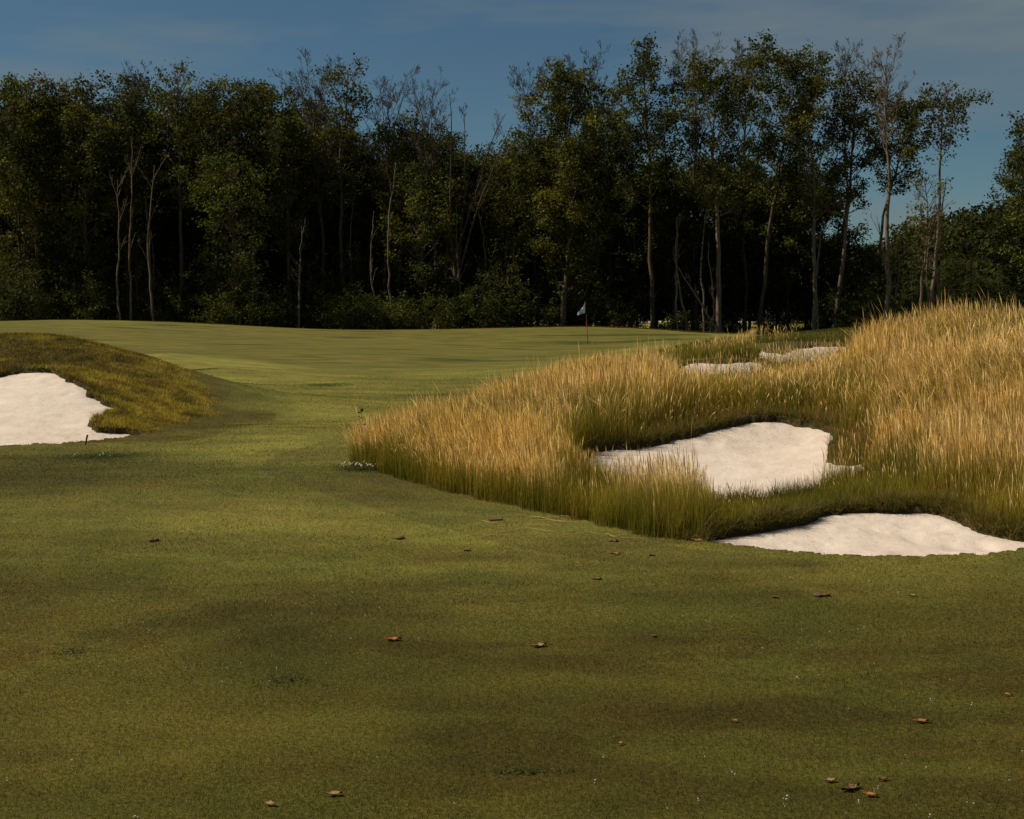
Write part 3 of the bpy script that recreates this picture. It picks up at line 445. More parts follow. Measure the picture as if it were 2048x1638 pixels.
# --- tall fescue
def fescue():
    fp = POLY['fescue']
    parts = []
    def height(x, y, fd, bd):
        h = .36 + .19 * sstep(0, 1.1, fd) + .14 * (fbm(x * .9, y * .9, 71) - .5)
        q_ = x / y
        h = h * (1 - (.40 + .2 * sstep(18, 20, y)) * sstep(.110, .140, q_) * (1 - sstep(.245, .285, q_)) * sstep(15, 17, y) * (1 - .85 * sstep(23.5, 26, y)))
        h = h * (1 - .54 * sstep(.036, .056, q_) * (1 - sstep(.22, .27, q_)) * (1 - sstep(12.9, 13.4, y)) * sstep(9.3, 10.6, y))
        sd = sdist(POLY['strip'], x, y, 1.5)
        h = h * (1 - .66 * sstep(-.15, .2, sd))
        # short growth on the face just above the sand
        face = np.zeros_like(x)
        for b in ('mid', 'low'):
            P = np.array(POLY[b]); cy = P[:, 1].mean(); d = bunker_d(b, x, y)
            up = (y > cy + (.8 if b == 'mid' else .35)) | ((b == 'mid') & (x > 2.9) & (y > 12.6) & (y < 14))
            face = np.maximum(face, up * sstep(-.75 if b == 'mid' else -.5, -.12, d))
        h = h * (1 - .70 * face)
        return np.clip(h, .075, 1), face, sd
    # base leaves
    def pts(n_, r0, r1, a0, a1):
        x, y, r = lp_points(n_, a0, a1, r0, r1)
        fd = sdist(fp, x, y, 2.5) + .25 * (fbm(x * 3, y * 3, 72) - .5); bd = all_bunk(x, y)
        k = (fd > 0) & (bd < -.015) & ~((bd > -.10) & (RNG.uniform(0, 1, len(x)) < .5))
        # keep the sand view open: the front lip of the middle bunker is thin there
        x, y, r, fd, bd = x[k], y[k], r[k], fd[k], bd[k]
        return x, y, r, fd, bd
    a0, a1 = -.16, .56
    x, y, r, fd, bd = pts(560000, 8.4, 34, a0, a1); n_ = len(x)
    h, face, sd = height(x, y, fd, bd)
    k = (RNG.uniform(0, 1, n_) > .45 * face) & (RNG.uniform(0, 1, n_) > .85 * sstep(23, 25, y) * (1 - sstep(31, 33, y))); x, y, r, fd, bd, h, face, sd = [q[k] for q in (x, y, r, fd, bd, h, face, sd)]; n_ = len(x)
    z = ground_z(x, y, bd); s = np.clip(r / 12, .8, 2.4)
    p = fbm(x * 1.1, y * 1.1, 73, 3)
    g1 = np.array([[.105, .125, .014]]); g2 = np.array([[.29, .245, .026]]); bw = np.array([[.32, .185, .075]])
    m = np.clip(p * 1.6 - .4 + RNG.normal(0, .25, n_), 0, 1)[:, None]; c = g1 * (1 - m) + g2 * m
    b_ = (RNG.uniform(0, 1, n_) < .10 + .45 * face * sstep(.35, .6, fbm(x * 3, y * 3, 74)))[:, None]; c = np.where(b_, bw * RNG.uniform(.5, 1.2, (n_, 1)), c)
    hh = h * RNG.uniform(.35, 1.12, n_); ln = RNG.gamma(1.8, .11, n_).clip(0, 1.0)
    k2 = 0
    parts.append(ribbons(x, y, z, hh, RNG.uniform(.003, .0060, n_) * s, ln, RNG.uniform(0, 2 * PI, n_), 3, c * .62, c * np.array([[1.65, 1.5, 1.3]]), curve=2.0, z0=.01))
    # straw stems with seed heads
    x, y, r, fd, bd = pts(360000, 8.4, 36, a0, a1); n_ = len(x)
    h, face, sd = height(x, y, fd, bd)
    cl = fbm(x * 1.6, y * 1.6, 75, 3)
    keep = 1 - .93 * face - .9 * sstep(-.1, .15, sd); keep *= .16 + .82 * sstep(.33, .66, cl) * (.45 + .55 * sstep(.3, .6, fbm(x * .5, y * .5, 79, 2)))
    keep *= sstep(-.05, .12, fd) * .6 + .4
    # thinner stand in front of the open sand
    thin = sstep(.3, .7, x) * (1 - sstep(12.6, 13.3, y)) * (x < 2.6); keep = keep * (1 - .72 * thin) * (1 - .78 * sstep(23, 25, y) * (1 - sstep(31, 33, y)))
    k = RNG.uniform(0, 1, n_) < keep; x, y, r, fd, bd, h = [q[k] for q in (x, y, r, fd, bd, h)]; n_ = len(x)
    z = ground_z(x, y, bd); s = np.clip(r / 12, .8, 2.2)
    hh = h * RNG.normal(1.0, .17, n_).clip(.45, 1.4)
    hh = hh * (1 + .30 * sstep(.040, .060, x / y) * (1 - sstep(.17, .22, x / y)) * (1 - sstep(12.4, 13.0, y))); tall = RNG.uniform(0, 1, n_) < .03; hh = np.where(tall, hh * 1.25, hh)
    ln = RNG.gamma(1.8, .10, n_).clip(0, 1.0); ld = 2 * PI * fbm(x * .45, y * .45, 81, 2) + RNG.normal(0, .9, n_); ln = ln * (.55 + 1.1 * sstep(.45, .75, fbm(x * .8, y * .8, 82, 2)))
    yaw = RNG.uniform(0, PI, n_)
    v = np.clip(RNG.lognormal(-.12, .40, (n_, 1)), .32, 1.3)
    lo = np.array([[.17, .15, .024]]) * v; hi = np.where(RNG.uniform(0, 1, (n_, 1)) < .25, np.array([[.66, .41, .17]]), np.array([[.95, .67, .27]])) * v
    t = np.linspace(0, 1, 9)[None, :]
    # width: thin culm, then a spindle shaped head over the top 20 per cent
    prof = np.where(t < .76, .42, 0) + np.where(t >= .76, .42 + 1.15 * np.sin(np.clip((t - .74) / .26, 0, 1) * PI) ** .8, 0); prof[:, -1] = .08; prof = prof * np.where(t < .76, 1.0, 1.15)
    k_ = 9
    V, F_, C = ribbons(x, y, z, hh, RNG.uniform(.0026, .0044, n_) * s, ln, ld, 8, lo, hi, curve=2.2, wprof=prof, yaw=yaw, z0=.01)
    tt = np.repeat(np.broadcast_to(t, (n_, 9)), 2, 1).reshape(-1, 1)
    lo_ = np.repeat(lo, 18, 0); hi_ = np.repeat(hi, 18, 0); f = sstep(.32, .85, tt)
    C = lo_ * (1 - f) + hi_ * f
    parts.append((V, F_, C))
    # low tufts overhanging the edges of the sand
    for b in ('mid', 'low', 'left'):
        P = np.array(POLY[b]); nn = {'mid': 42000, 'low': 75000, 'left': 30000}[b]
        x = RNG.uniform(P[:, 0].min() - .3, P[:, 0].max() + .3, nn * 3); y = RNG.uniform(P[:, 1].min() - .3, P[:, 1].max() + .3, nn * 3)
        d = bunker_d(b, x, y); k = (d > -.14) & (d < .012); x, y, d = x[k], y[k], d[k]
        cy = P[:, 1].mean()
        up = sdist(fp, x, y) > -.02 if b != 'left' else sdist(POLY['mound'], x, y) > -.02
        kk = (fbm(x * 5, y * 5, 77) > .33); x, y, d, up = x[kk], y[kk], d[kk], up[kk]; n_ = len(x)
        z = ground_z(x, y, d); turfc = ~up; h = np.where(up, RNG.uniform(.05, .19, n_) * (.4 + 1.1 * fbm(x * 3, y * 3, 78)), RNG.uniform(.008, .022, n_))
        if b == 'left': h = np.minimum(h, .09)
        sc = 1.0 if b != 'left' else 1.6
        c = np.where((RNG.uniform(0, 1, n_) < .25)[:, None], np.array([[.30, .18, .07]]), np.array([[.11, .115, .016]])) * np.where(turfc, 1.9, 1.0)[:, None] * RNG.uniform(.6, 1.3, (n_, 1))
        z = np.where(d > -.01, base_z(x, y), z); parts.append(ribbons(x, y, z, h, RNG.uniform(.003, .006, n_) * sc, RNG.uniform(.1, 1.5, n_), RNG.uniform(0, 2 * PI, n_), 2, c * .7, c * 1.15, z0=.01))
    V, F_, C = join(parts)
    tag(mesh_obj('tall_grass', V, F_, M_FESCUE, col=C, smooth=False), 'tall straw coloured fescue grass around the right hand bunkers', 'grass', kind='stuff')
fescue()

# ------------------------------------------------------------------ trees
class Wood:
    def __init__(s): s.V = []; s.F = []; s.n = 0
    def tube(s, P, R, k=5):
        P = np.asarray(P, float); R = np.asarray(R, float)
        T = np.gradient(P, axis=0); T /= np.linalg.norm(T, axis=1, keepdims=True) + 1e-9
        ref = np.array([1., 0, 0]) if abs(T[0][0]) < .8 else np.array([0, 1., 0])
        A_ = np.cross(T, ref); A_ /= np.linalg.norm(A_, axis=1, keepdims=True) + 1e-9
        B_ = np.cross(T, A_)
        ang = np.arange(k) * 2 * PI / k
        V = P[:, None] + R[:, None, None] * (np.cos(ang)[None, :, None] * A_[:, None] + np.sin(ang)[None, :, None] * B_[:, None])
        m = len(P); idx = s.n + np.arange(m * k).reshape(m, k); nx = np.roll(idx, -1, axis=1)
        s.F.append(np.stack([idx[:-1], nx[:-1], nx[1:], idx[1:]], -1).reshape(-1, 4))
        s.V.append(V.reshape(-1, 3)); s.n += m * k
    def obj(s, name, mat, parent):
        return mesh_obj(name, np.concatenate(s.V), np.concatenate(s.F), mat, parent)

def limb(rng, p, d, L, r, up, wig, nseg):
    """a wandering branch path"""
    P = [np.array(p, float)]; d = np.array(d, float); d /= np.linalg.norm(d)
    for i in range(nseg):
        d = d + rng.normal(0, wig, 3) + np.array([0, 0, up]) / nseg
        d /= np.linalg.norm(d); P.append(P[-1] + d * L / nseg)
    return np.array(P)
def leafs(rng, centers, spread, per, size, cols):
    n_ = len(centers) * per
    c = np.repeat(np.asarray(centers), per, 0) + rng.normal(0, 1, (n_, 3)) * np.array([spread, spread, spread * .7])
    nrm = rng.normal(0, 1, (n_, 3)) + np.array([0, 0, .9]); nrm /= np.linalg.norm(nrm, axis=1, keepdims=True)
    a = np.cross(nrm, rng.normal(0, 1, (n_, 3))); a /= np.linalg.norm(a, axis=1, keepdims=True) + 1e-9
    b = np.cross(nrm, a); s = rng.uniform(.6, 1.3, (n_, 1)) * size
    V = np.stack([c - a * s * .55, c - b * s * .36 + a * s * .05, c + a * s * .6, c + b * s * .36 + a * s * .05], 1).reshape(-1, 3)
    q = np.arange(n_ * 4).reshape(-1, 4)
    cc = np.repeat(cols, per, 0) * rng.uniform(.65, 1.35, (n_, 1))
    return V, q, np.repeat(cc, 4, 0)
LEAF_D = np.array([.044, .054, .013]); LEAF_Y = np.array([.150, .145, .026]); LEAF_B = np.array([.07, .055, .014])

def make_tree(name, kind, x, y, H, cr, zb, tr, lean, seed, dens, label, cat='tree', group=None, bark=None, leafsize=.205, lcol=None):
    rng = np.random.default_rng(seed * 101 + 7)
    gz = float(ground_z(np.array([x]), np.array([y]))[0])
    root = empty(name, (x, y, gz - .05)); tag(root, label, cat, group)
    W_ = Wood(); tips = []; H = H - gz - .3 if H > 5 else H
    zb = min(max(zb, .08 * H), H * .75)
    ns = 14
    t = np.linspace(0, 1, ns + 1)
    bend = rng.normal(0, 1, 2); wob = np.cumsum(rng.normal(0, .10 if kind != 'pole' else .065, (ns + 1, 2)), 0); wob -= t[:, None] * wob[-1]
    P = np.stack([lean * t ** 1.2 + wob[:, 0] + .25 * bend[0] * np.sin(t * PI), wob[:, 1] + .3 * bend[1] * np.sin(t * PI), H * .96 * t], 1)
    P -= P[0]
    R = tr * (1 - t) ** .75 + .02; R[0] *= 1.35
    def at_t(q):
        f = q * ns; i = min(int(f), ns - 1); return P[i] + (P[i + 1] - P[i]) * (f - i), R[i]
    if kind in ('leaf', 'bare', 'pole'):
        W_.tube(P, R, 7)
    def env(f):        # crown radius along the crown height 0..1
        if kind == 'vase': return cr * (.25 + .9 * f) * (1 - .35 * max(0, f - .8) / .2)
        if kind == 'bare': return cr * (.45 + .65 * f) if f < .75 else cr * (1.0 - 1.6 * (f - .75))
        return cr * (.55 + .45 * math.sin(min(1, f * 1.35) * PI / 2)) * (1 if f < .55 else max(.18, 1 - ((f - .55) / .45) ** 1.7 * .8))
    def subs(Pb, rb, L, lvl, maxl, nsub, up):
        m = len(Pb) - 1
        for j in range(nsub):
            q = rng.uniform(.25, 1.0); f = q * m; i = min(int(f), m - 1)
            p = Pb[i] + (Pb[i + 1] - Pb[i]) * (f - i); d0 = Pb[i + 1] - Pb[i]; d0 /= np.linalg.norm(d0) + 1e-9
            side = rng.normal(0, 1, 3); side -= d0 * side.dot(d0); side /= np.linalg.norm(side) + 1e-9
            d = d0 * .75 + side * rng.uniform(.45, .9) + np.array([0, 0, .15])
            l = L * rng.uniform(.35, .6) * (1.15 - .5 * q); r = max(rb * .5 * (1.1 - .5 * q), .009 if kind == 'leaf' else .011)
            PP = limb(rng, p, d, l, r, up, .12 if kind == 'leaf' else .07, 3)
            W_.tube(PP, np.linspace(r, max(.006 if kind == 'leaf' else .007, r * .35), 4), 3)
            if lvl < maxl: subs(PP, r, l, lvl + 1, maxl, nsub if lvl == 1 else max(3, nsub - 2), up)
            tips.append(PP[2]); tips.append(PP[3])
    if kind in ('leaf', 'bare'):
        nb = int((11 if kind == 'leaf' else 12) + (H - zb) * (1.9 if kind == 'leaf' else 1.5))
        for b in range(nb):
            f = (b + rng.uniform(0, .9)) / nb; zq = (zb + (H * .97 - zb) * f) / (H * .96)
            p, rr = at_t(min(zq, .985)); az = b * 2.4 + rng.uniform(-.5, .5)
            upf = .55 + .9 * f if kind == 'leaf' else 1.5 + 1.2 * f
            L = env(f) * rng.uniform(.75, 1.25) * (1.15 if kind == 'leaf' else 1.35)
            d = np.array([math.cos(az), math.sin(az), upf]); r = min(rr * .55, .03 + L * .016)
            PP = limb(rng, p, d, L * math.sqrt(1 + .5 * upf), r, .35, .09, 5)
            W_.tube(PP, np.linspace(r, max(.012, r * .3), 6), 4)
            subs(PP, r * .8, L * .9, 1, 2 if kind == 'leaf' else 3, 6, .25)
            tips.append(PP[-1]); tips.append(PP[-2])
        if kind == 'leaf':      # a few clumps around the leader itself
            for q in rng.uniform(zb / H, 1, 10): tips.append(at_t(q)[0] + rng.normal(0, .5, 3))
    elif kind == 'vase':
        nstem = 6; p0 = np.zeros(3); trunkP = P[:int(ns * .38) + 1]
        W_.tube(trunkP, R[:len(trunkP)], 7)
        for b in range(nstem):
            az = b * 2 * PI / nstem + rng.uniform(-.3, .3)
            i = len(trunkP) - 1 - (b % 3); s_ = trunkP[i]
            d = np.array([math.cos(az) * .36, math.sin(az) * .3, 1]); L = (H - s_[2]) * rng.uniform(.85, 1.02)
            PP = limb(rng, s_, d, L, .1, -.1, .05, 9); r = tr * .55
            W_.tube(PP, np.linspace(r, .02, 10), 5)
            subs(PP, r * .5, cr * .95, 1, 3, 6, .6)
    elif kind == 'pole':
        for b in range(6):
            q = rng.uniform(.4, .95); p, rr = at_t(q); az = rng.uniform(0, 2 * PI)
            PP = limb(rng, p, [math.cos(az), math.sin(az) * .5, 2.4], H * rng.uniform(.08, .2), .03, .2, .08, 5)
            W_.tube(PP, np.linspace(.028, .008, 6), 3); subs(PP, .015, H * .08, 2, 2, 4, .3)
    allz = max(v_[:, 2].max() for v_ in W_.V); fz = (H - .15) / allz * (1.05 if kind == 'bare' else 1.0)
    for v_ in W_.V: v_[:, 2] *= fz
    tips = [np.array(q_) * np.array([1, 1, fz]) for q_ in tips]
    bm = bark or {'leaf': M_BARK, 'bare': M_DEAD, 'vase': M_BARK, 'pole': M_PALE}[kind]
    W_.obj('trunk', bm, root)
    if kind in ('leaf', 'vase') and dens > 0:
        T = np.array(tips); nt_ = len(T)
        # leaf in sprays: noise decides which tips carry leaves, so gaps stay open
        T = T[rng.permutation(nt_)]; vx = np.floor(T / .62).astype(int)
        _, first_i = np.unique(vx, axis=0, return_index=True); T = T[first_i]; nt_ = len(T)
        nz = fbm(T[:, 0] * .7 + seed * 3, T[:, 2] * .7 + T[:, 1] * .5, 90 + seed, 2) + rng.uniform(0, .35, nt_)
        want = int(nt_ * min(1, (.72 if kind == 'leaf' else .25) * dens)); sel = np.argsort(-nz)[:want]; T = T[sel]
        per_ = int(19 * max(1, dens * .75))
        mixv = (fbm(T[:, 0] * .7 + 9, T[:, 2] * .6, 91, 2)[:, None] * 1.6 - .4).clip(0, 1)
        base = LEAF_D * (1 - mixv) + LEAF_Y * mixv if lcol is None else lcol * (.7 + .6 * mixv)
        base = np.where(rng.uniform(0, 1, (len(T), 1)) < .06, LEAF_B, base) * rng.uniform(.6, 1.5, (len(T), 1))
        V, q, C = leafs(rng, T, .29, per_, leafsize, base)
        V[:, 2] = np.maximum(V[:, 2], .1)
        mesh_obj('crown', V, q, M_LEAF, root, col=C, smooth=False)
    return root

for kind, x, y, H, hw, zb, tr, lean, seed, dens, label in TREES:
    pale = seed in (3, 5, 6, 7, 9, 10)
    make_tree('tree', kind, x, y, H, hw * (1.12 if kind == 'leaf' else 1.15 if kind == 'bare' else 1), zb, max(tr, .05), lean, seed, dens, label,
              bark=M_PALE if pale else None, lcol=np.array([.085, .10, .016]) if seed == 34 else None)

rgp = np.random.default_rng(3)
pp_ = None
for i in range(22):
    u = (rgp.uniform(-20, 1080) if i < 14 else rgp.uniform(1300, 1900)); Y = rgp.uniform(94, 101); x = (u - 1024) / 2560 * Y
    if i % 6 == 0: pp_ = make_tree('tree', 'pole', x, Y, rgp.uniform(8, 14), .8, 5, .075, rgp.normal(0, .5), 400 + i, 0, 'thin pale bare sapling standing at the front of the wood', group='thin bare saplings at the wood edge'); o = pp_
    else: o = copy_tree(pp_); o.rotation_euler = (0, 0, rgp.uniform(0, 6.28)); sc_ = rgp.uniform(.8, 1.2); o.scale = (sc_, sc_, sc_)
    o.location = (x, Y, float(ground_z(np.array([x]), np.array([Y]))[0]) - .05)
# filler trees deeper in the wood share six meshes
def protos():
    L = []
    specs = [('leaf', 19.0, 4.0, 2.0, .16, 1.5), ('leaf', 17.0, 4.4, 1.6, .15, 1.6), ('leaf', 20.5, 3.6, 3.0, .17, 1.4), ('leaf', 13.0, 3.2, 1.2, .12, 1.6), ('leaf', 9.0, 2.6, 3.4, .11, 1.3)]
    for i, (k, H, cr, zb, tr, de) in enumerate(specs):
        L.append((k, H, cr, zb, tr, de, 200 + i))
    return L
FILL = []   # (proto, x, y, scale)
rg = np.random.default_rng(77)
def band(u0, u1, Y0, Y1, n_, choices, s0, s1):
    for i in range(n_):
        u = u0 + (u1 - u0) * (i + rg.uniform(.1, .9)) / n_; Y = rg.uniform(Y0, Y1)
        FILL.append((choices[rg.integers(len(choices))], (u - 1024) / 2560 * Y, Y, rg.uniform(s0, s1)))
band(-150, 560, 104, 112, 20, [0, 1, 2], .98, 1.1)
band(560, 780, 104, 112, 6, [0, 1, 2], .85, .98)
band(-150, 1250, 118, 132, 24, [1, 1, 0], .8, 1.0)
band(-150, 1050, 112, 124, 18, [0, 1, 2], .8, .93)
band(780, 1270, 103, 112, 14, [0, 1, 1], .84, .98)
band(1260, 1700, 104, 112, 12, [3, 4], .9, 1.25)
band(1200, 1640, 112, 120, 10, [1, 3], .8, 1.0)
band(1700, 1780, 103, 110, 2, [4, 3], .8, .9)
band(1830, 2250, 112, 128, 13, [3, 4], .5, .66)
band(2040, 2300, 98, 108, 5, [0, 1], .7, .9)
PR = {}
for i, (k, H, cr, zb, tr, de, sd_) in enumerate(protos()): PR[i] = (k, H, cr, zb, tr, de, sd_)
first = {}
for (pi, x, y, s) in FILL:
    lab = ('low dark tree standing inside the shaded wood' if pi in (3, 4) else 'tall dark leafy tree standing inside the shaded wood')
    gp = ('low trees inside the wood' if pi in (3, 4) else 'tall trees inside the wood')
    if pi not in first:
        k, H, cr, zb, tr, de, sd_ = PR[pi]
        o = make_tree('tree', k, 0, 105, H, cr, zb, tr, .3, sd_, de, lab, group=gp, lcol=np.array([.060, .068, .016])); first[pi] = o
    else: o = copy_tree(first[pi])
    gz = float(ground_z(np.array([x]), np.array([y]))[0])
    o.location = (x, y, gz - .05); o.rotation_euler = (0, 0, rg.uniform(0, 6.28)); o.scale = (s, s, s)

# understorey shrubs at the wood's edge, four shapes
def make_shrub(seed, H, W, lcol, lab, gp):
    rng = np.random.default_rng(seed); root = empty('shrub'); tag(root, lab, 'shrub', gp); Wd = Wood(); tips = []
    for b in range(9):
        az = rng.uniform(0, 6.28); d = [math.cos(az) * .8, math.sin(az) * .8, rng.uniform(.8, 2.2)]
        PP = limb(rng, [rng.normal(0, .15), rng.normal(0, .15), 0], d, H * rng.uniform(.6, 1.05), .03, .2, .12, 6)
        Wd.tube(PP, np.linspace(.03, .01, 7), 4)
        for j in range(9):
            q = rng.integers(1, 7); p2 = limb(rng, PP[q], rng.normal(0, 1, 3) + [0, 0, .4], W * rng.uniform(.25, .6), .01, 0, .15, 3)
            Wd.tube(p2, np.linspace(.013, .006, 4), 3); tips += [p2[1], p2[2], p2[3]]
    Wd.obj('stems', M_BARK, root)
    T = np.array(tips); T = T[rng.uniform(0, 1, len(T)) < .8]
    mixv = rng.uniform(.5, 1.4, (len(T), 1)); V, q, C = leafs(rng, T, .2, 11, .15, lcol * mixv)
    V[:, 2] = np.maximum(V[:, 2], .05)
    mesh_obj('foliage', V, q, M_LEAF, root, col=C, smooth=False); return root
SH = [make_shrub(301, 3.2, 2.4, np.array([.085, .095, .016]), 'bright leafy shrub at the foot of the wood', 'bright shrubs along the wood edge'),
      make_shrub(302, 4.6, 2.6, np.array([.060, .075, .014]), 'tall dark green shrub at the foot of the wood', 'tall shrubs along the wood edge'),
      make_shrub(303, 1.7, 2.2, np.array([.070, .075, .014]), 'low rounded shrub at the foot of the wood', 'low shrubs along the wood edge'),
      make_shrub(304, 6.5, 3.0, np.array([.058, .066, .012]), 'very tall loose shrub at the foot of the wood', 'very tall shrubs along the wood edge')]
SP = []
def sband(u0, u1, Y0, Y1, n_, ch, s0=.8, s1=1.2):
    for i in range(n_):
        u = u0 + (u1 - u0) * (i + rg.uniform(0, 1)) / n_; Y = rg.uniform(Y0, Y1)
        SP.append((ch[rg.integers(len(ch))], (u - 1024) / 2560 * Y, Y, rg.uniform(s0, s1)))
sband(-120, 1100, 93.5, 97, 30, [0, 1, 2, 3])
sband(-120, 1240, 98, 103, 34, [1, 3, 1], 1.0, 1.4)
sband(-150, 1250, 104, 112, 26, [3, 1, 3], 1.1, 1.6)
sband(420, 520, 92.5, 93.5, 4, [0, 2], .8, 1.0)
sband(700, 840, 92.5, 94, 4, [0, 1], .8, 1.0)
sband(1280, 1720, 96, 104, 8, [2, 2, 0], .5, .9)
sband(1260, 1720, 110, 118, 8, [1, 1, 0], .7, 1.0)
sband(1300, 1700, 106, 116, 3, [2, 1], .8, 1.0)
sband(1700, 2250, 97, 108, 16, [0, 1, 3, 1], .8, 1.2)
used = set()
for (i, x, y, s) in SP:
    o = SH[i] if i not in used else copy_tree(SH[i]); used.add(i)
    gz = float(ground_z(np.array([x]), np.array([y]))[0])
    o.location = (x, y, gz - .05); o.rotation_euler = (0, 0, rg.uniform(0, 6.28)); o.scale = (s, s, s)
for i in range(4):
    if i not in used: SH[i].location = (-30 - 3 * i, 99, -.3)

# ------------------------------------------------------------------ wooded hill far right, and the far edge of the sunlit field
def hill_z(x, y):
    # ridge climbing to the right
    t = sstep(66, 100, x + .04 * (y - 260)) * 17 + sstep(95, 190, x) * 5
    d = sstep(190, 262, y) * (1 - sstep(330, 460, y))
    return -1.2 + t * d + 1.5 * (fbm(x * .03, y * .03, 95) - .5) * d
X, Y = np.meshgrid(np.arange(60, 420, 4.0), np.arange(185, 470, 4.0)); Z = hill_z(X.ravel(), Y.ravel())
idx = np.arange(X.size).reshape(X.shape)
q = np.stack([idx[:-1, :-1], idx[:-1, 1:], idx[1:, 1:], idx[1:, :-1]], -1).reshape(-1, 4)
tag(mesh_obj('hill', np.stack([X.ravel(), Y.ravel(), Z], 1), q, plain('hill_ground', (.035, .035, .014), .95, .3)), kind='structure')
def wood_mass(name, cx, cy, cz, rad, hgt, per, size, label, seed, tone=1.0):
    rng = np.random.default_rng(seed); Vs = []; Fs = []; Cs = []; off = 0
    for a, b, c, r, h in zip(cx, cy, cz, rad, hgt):
        u = rng.normal(0, 1, (per, 3)); u /= np.linalg.norm(u, axis=1, keepdims=True)
        lob = 1 + .28 * np.sin(u[:, 0] * 5 + a) * np.cos(u[:, 2] * 4 + b) + rng.normal(0, .07, per)
        ctr = np.stack([a + u[:, 0] * r * lob, b + u[:, 1] * r * lob, c + h * .55 + u[:, 2] * h * .5 * lob], 1)
        nrm = u + rng.normal(0, .6, (per, 3)); nrm /= np.linalg.norm(nrm, axis=1, keepdims=True)
        A_ = np.cross(nrm, rng.normal(0, 1, (per, 3))); A_ /= np.linalg.norm(A_, axis=1, keepdims=True); B_ = np.cross(nrm, A_)
        s = rng.uniform(.5, 1.3, (per, 1)) * size
        V = np.stack([ctr - A_ * s, ctr - B_ * s * .7, ctr + A_ * s, ctr + B_ * s * .7], 1).reshape(-1, 3)
        Vs.append(V); Fs.append(np.arange(per * 4).reshape(-1, 4) + off); off += per * 4
        col = (LEAF_D * .8 + LEAF_Y * rng.uniform(0, .35)) * tone
        Cs.append(np.repeat(col[None] * rng.uniform(.5, 1.5, (per, 1)), 4, 0))
    tag(mesh_obj(name, np.concatenate(Vs), np.concatenate(Fs), M_LEAF, col=np.concatenate(Cs), smooth=False), label, 'woods', kind='stuff')
rg2 = np.random.default_rng(9)
nn = 420
hx = rg2.uniform(66, 150, nn); hy = rg2.uniform(205, 300, nn); hz = hill_z(hx, hy)
wood_mass('hillside_woods', hx, hy, hz, rg2.uniform(2.6, 5, nn), rg2.uniform(5.5, 9, nn), 420, .45, 'dense dark woods covering the far hill on the right', 12, tone=.55)
nn = 60
nn = 120; fx = np.linspace(-190, 190, nn); fy = rg2.uniform(445, 470, nn)
wood_mass('far_woods', fx, fy, np.full(nn, -.6), rg2.uniform(4, 6, nn), rg2.uniform(8, 11, nn), 300, .9, 'sunlit trees beyond the field seen between the trunks', 13, tone=1.8)
# pale far path
bx = np.linspace(20, 180, 60); V = []
for k, xx in enumerate(bx):
    V += [(xx, 330 + 4 * math.sin(xx * .05), -.30), (xx, 425 + 8 * math.sin(xx * .07), -.30)]
q = [(2 * k, 2 * k + 2, 2 * k + 3, 2 * k + 1) for k in range(59)]
tag(mesh_obj('sand', V, np.array(q), M_SAND), kind='structure')

# ------------------------------------------------------------------ golf flag
def flag():
    x, y = 3.915, 66.0; gz = float(ground_z(np.array([x]), np.array([y]))[0])
    root = empty('golf_flag', (x, y, gz)); tag(root, 'small white and blue flag hanging from an orange pin on the green', 'golf flag')
    lean = -.145
    def tube(z0, z1, r, nm, mat):
        w = Wood(); zz = np.linspace(z0, z1, 5); w.tube(np.stack([lean * zz / 2.13, zz * 0, zz], 1), np.full(5, r), 10); return w.obj(nm, mat, root)
    tube(-.1, .42, .016, 'lower_pole', plain('black_pole', (.015, .015, .017), .5))
    tube(.42, 1.55, .019, 'pole', plain('orange_pole', (.42, .095, .02), .45))
    tube(1.55, 2.16, .012, 'upper_pole', plain('dark_pole', (.03, .025, .025), .5))
    w = Wood(); w.tube([[lean * .42 - .0, 0, .84], [lean * .42 + .07, 0, .92]], [.02, .03], 6); w.obj('tag', plain('red_tag', (.35, .12, .06)), root)
    # limp cloth: hangs in folds from the top hem
    nu, nv = 16, 20; V = []; C = []
    for j in range(nv + 1):
        t = j / nv                       # down the hoist
        for i in range(nu + 1):
            s = i / nu
            zz = 2.16 - .56 * t - s * (.34 * (1 - .62 * t)) ; wd = .30 * (1 - abs(2 * t - 1) * .15)
            xx = lean * 2.14 / 2.13 - .01 - s * (.14 + .32 * math.sin(min(1, t * 1.1) * PI * .55)) * .85
            yy = .035 * math.sin(s * 11 + t * 2) * s ** .5
            V.append((xx, yy, zz)); b = max(0, math.sin(s * 6.5 + t * 4.2 + .6))
            C.append((.85 - .50 * b, .88 - .32 * b, .92 - .12 * b))
    idx = np.arange(len(V)).reshape(nv + 1, nu + 1); q = np.stack([idx[:-1, :-1], idx[:-1, 1:], idx[1:, 1:], idx[1:, :-1]], -1).reshape(-1, 4)
    m_, n2, _, l2 = new_mat('flag_cloth'); vc = N(n2, 'ShaderNodeVertexColor'); vc.layer_name = 'Col'
    pp = principled(n2, vc.outputs['Color'], .8); tr_ = N(n2, 'ShaderNodeBsdfTranslucent'); l2.new(vc.outputs['Color'], tr_.inputs['Color'])
    mx_ = N(n2, 'ShaderNodeMixShader'); mx_.inputs[0].default_value = .45; l2.new(pp.outputs[0], mx_.inputs[1]); l2.new(tr_.outputs[0], mx_.inputs[2]); out(n2, mx_.outputs[0])
    o = mesh_obj('cloth', V, q, m_, root, col=np.array(C))
    m = o.modifiers.new('thick', 'SOLIDIFY'); m.thickness = .003
    # cup in the green below the pin
    w = Wood(); w.tube([[0, 0, .004], [0, 0, .006]], [.054, .054], 24)
flag()

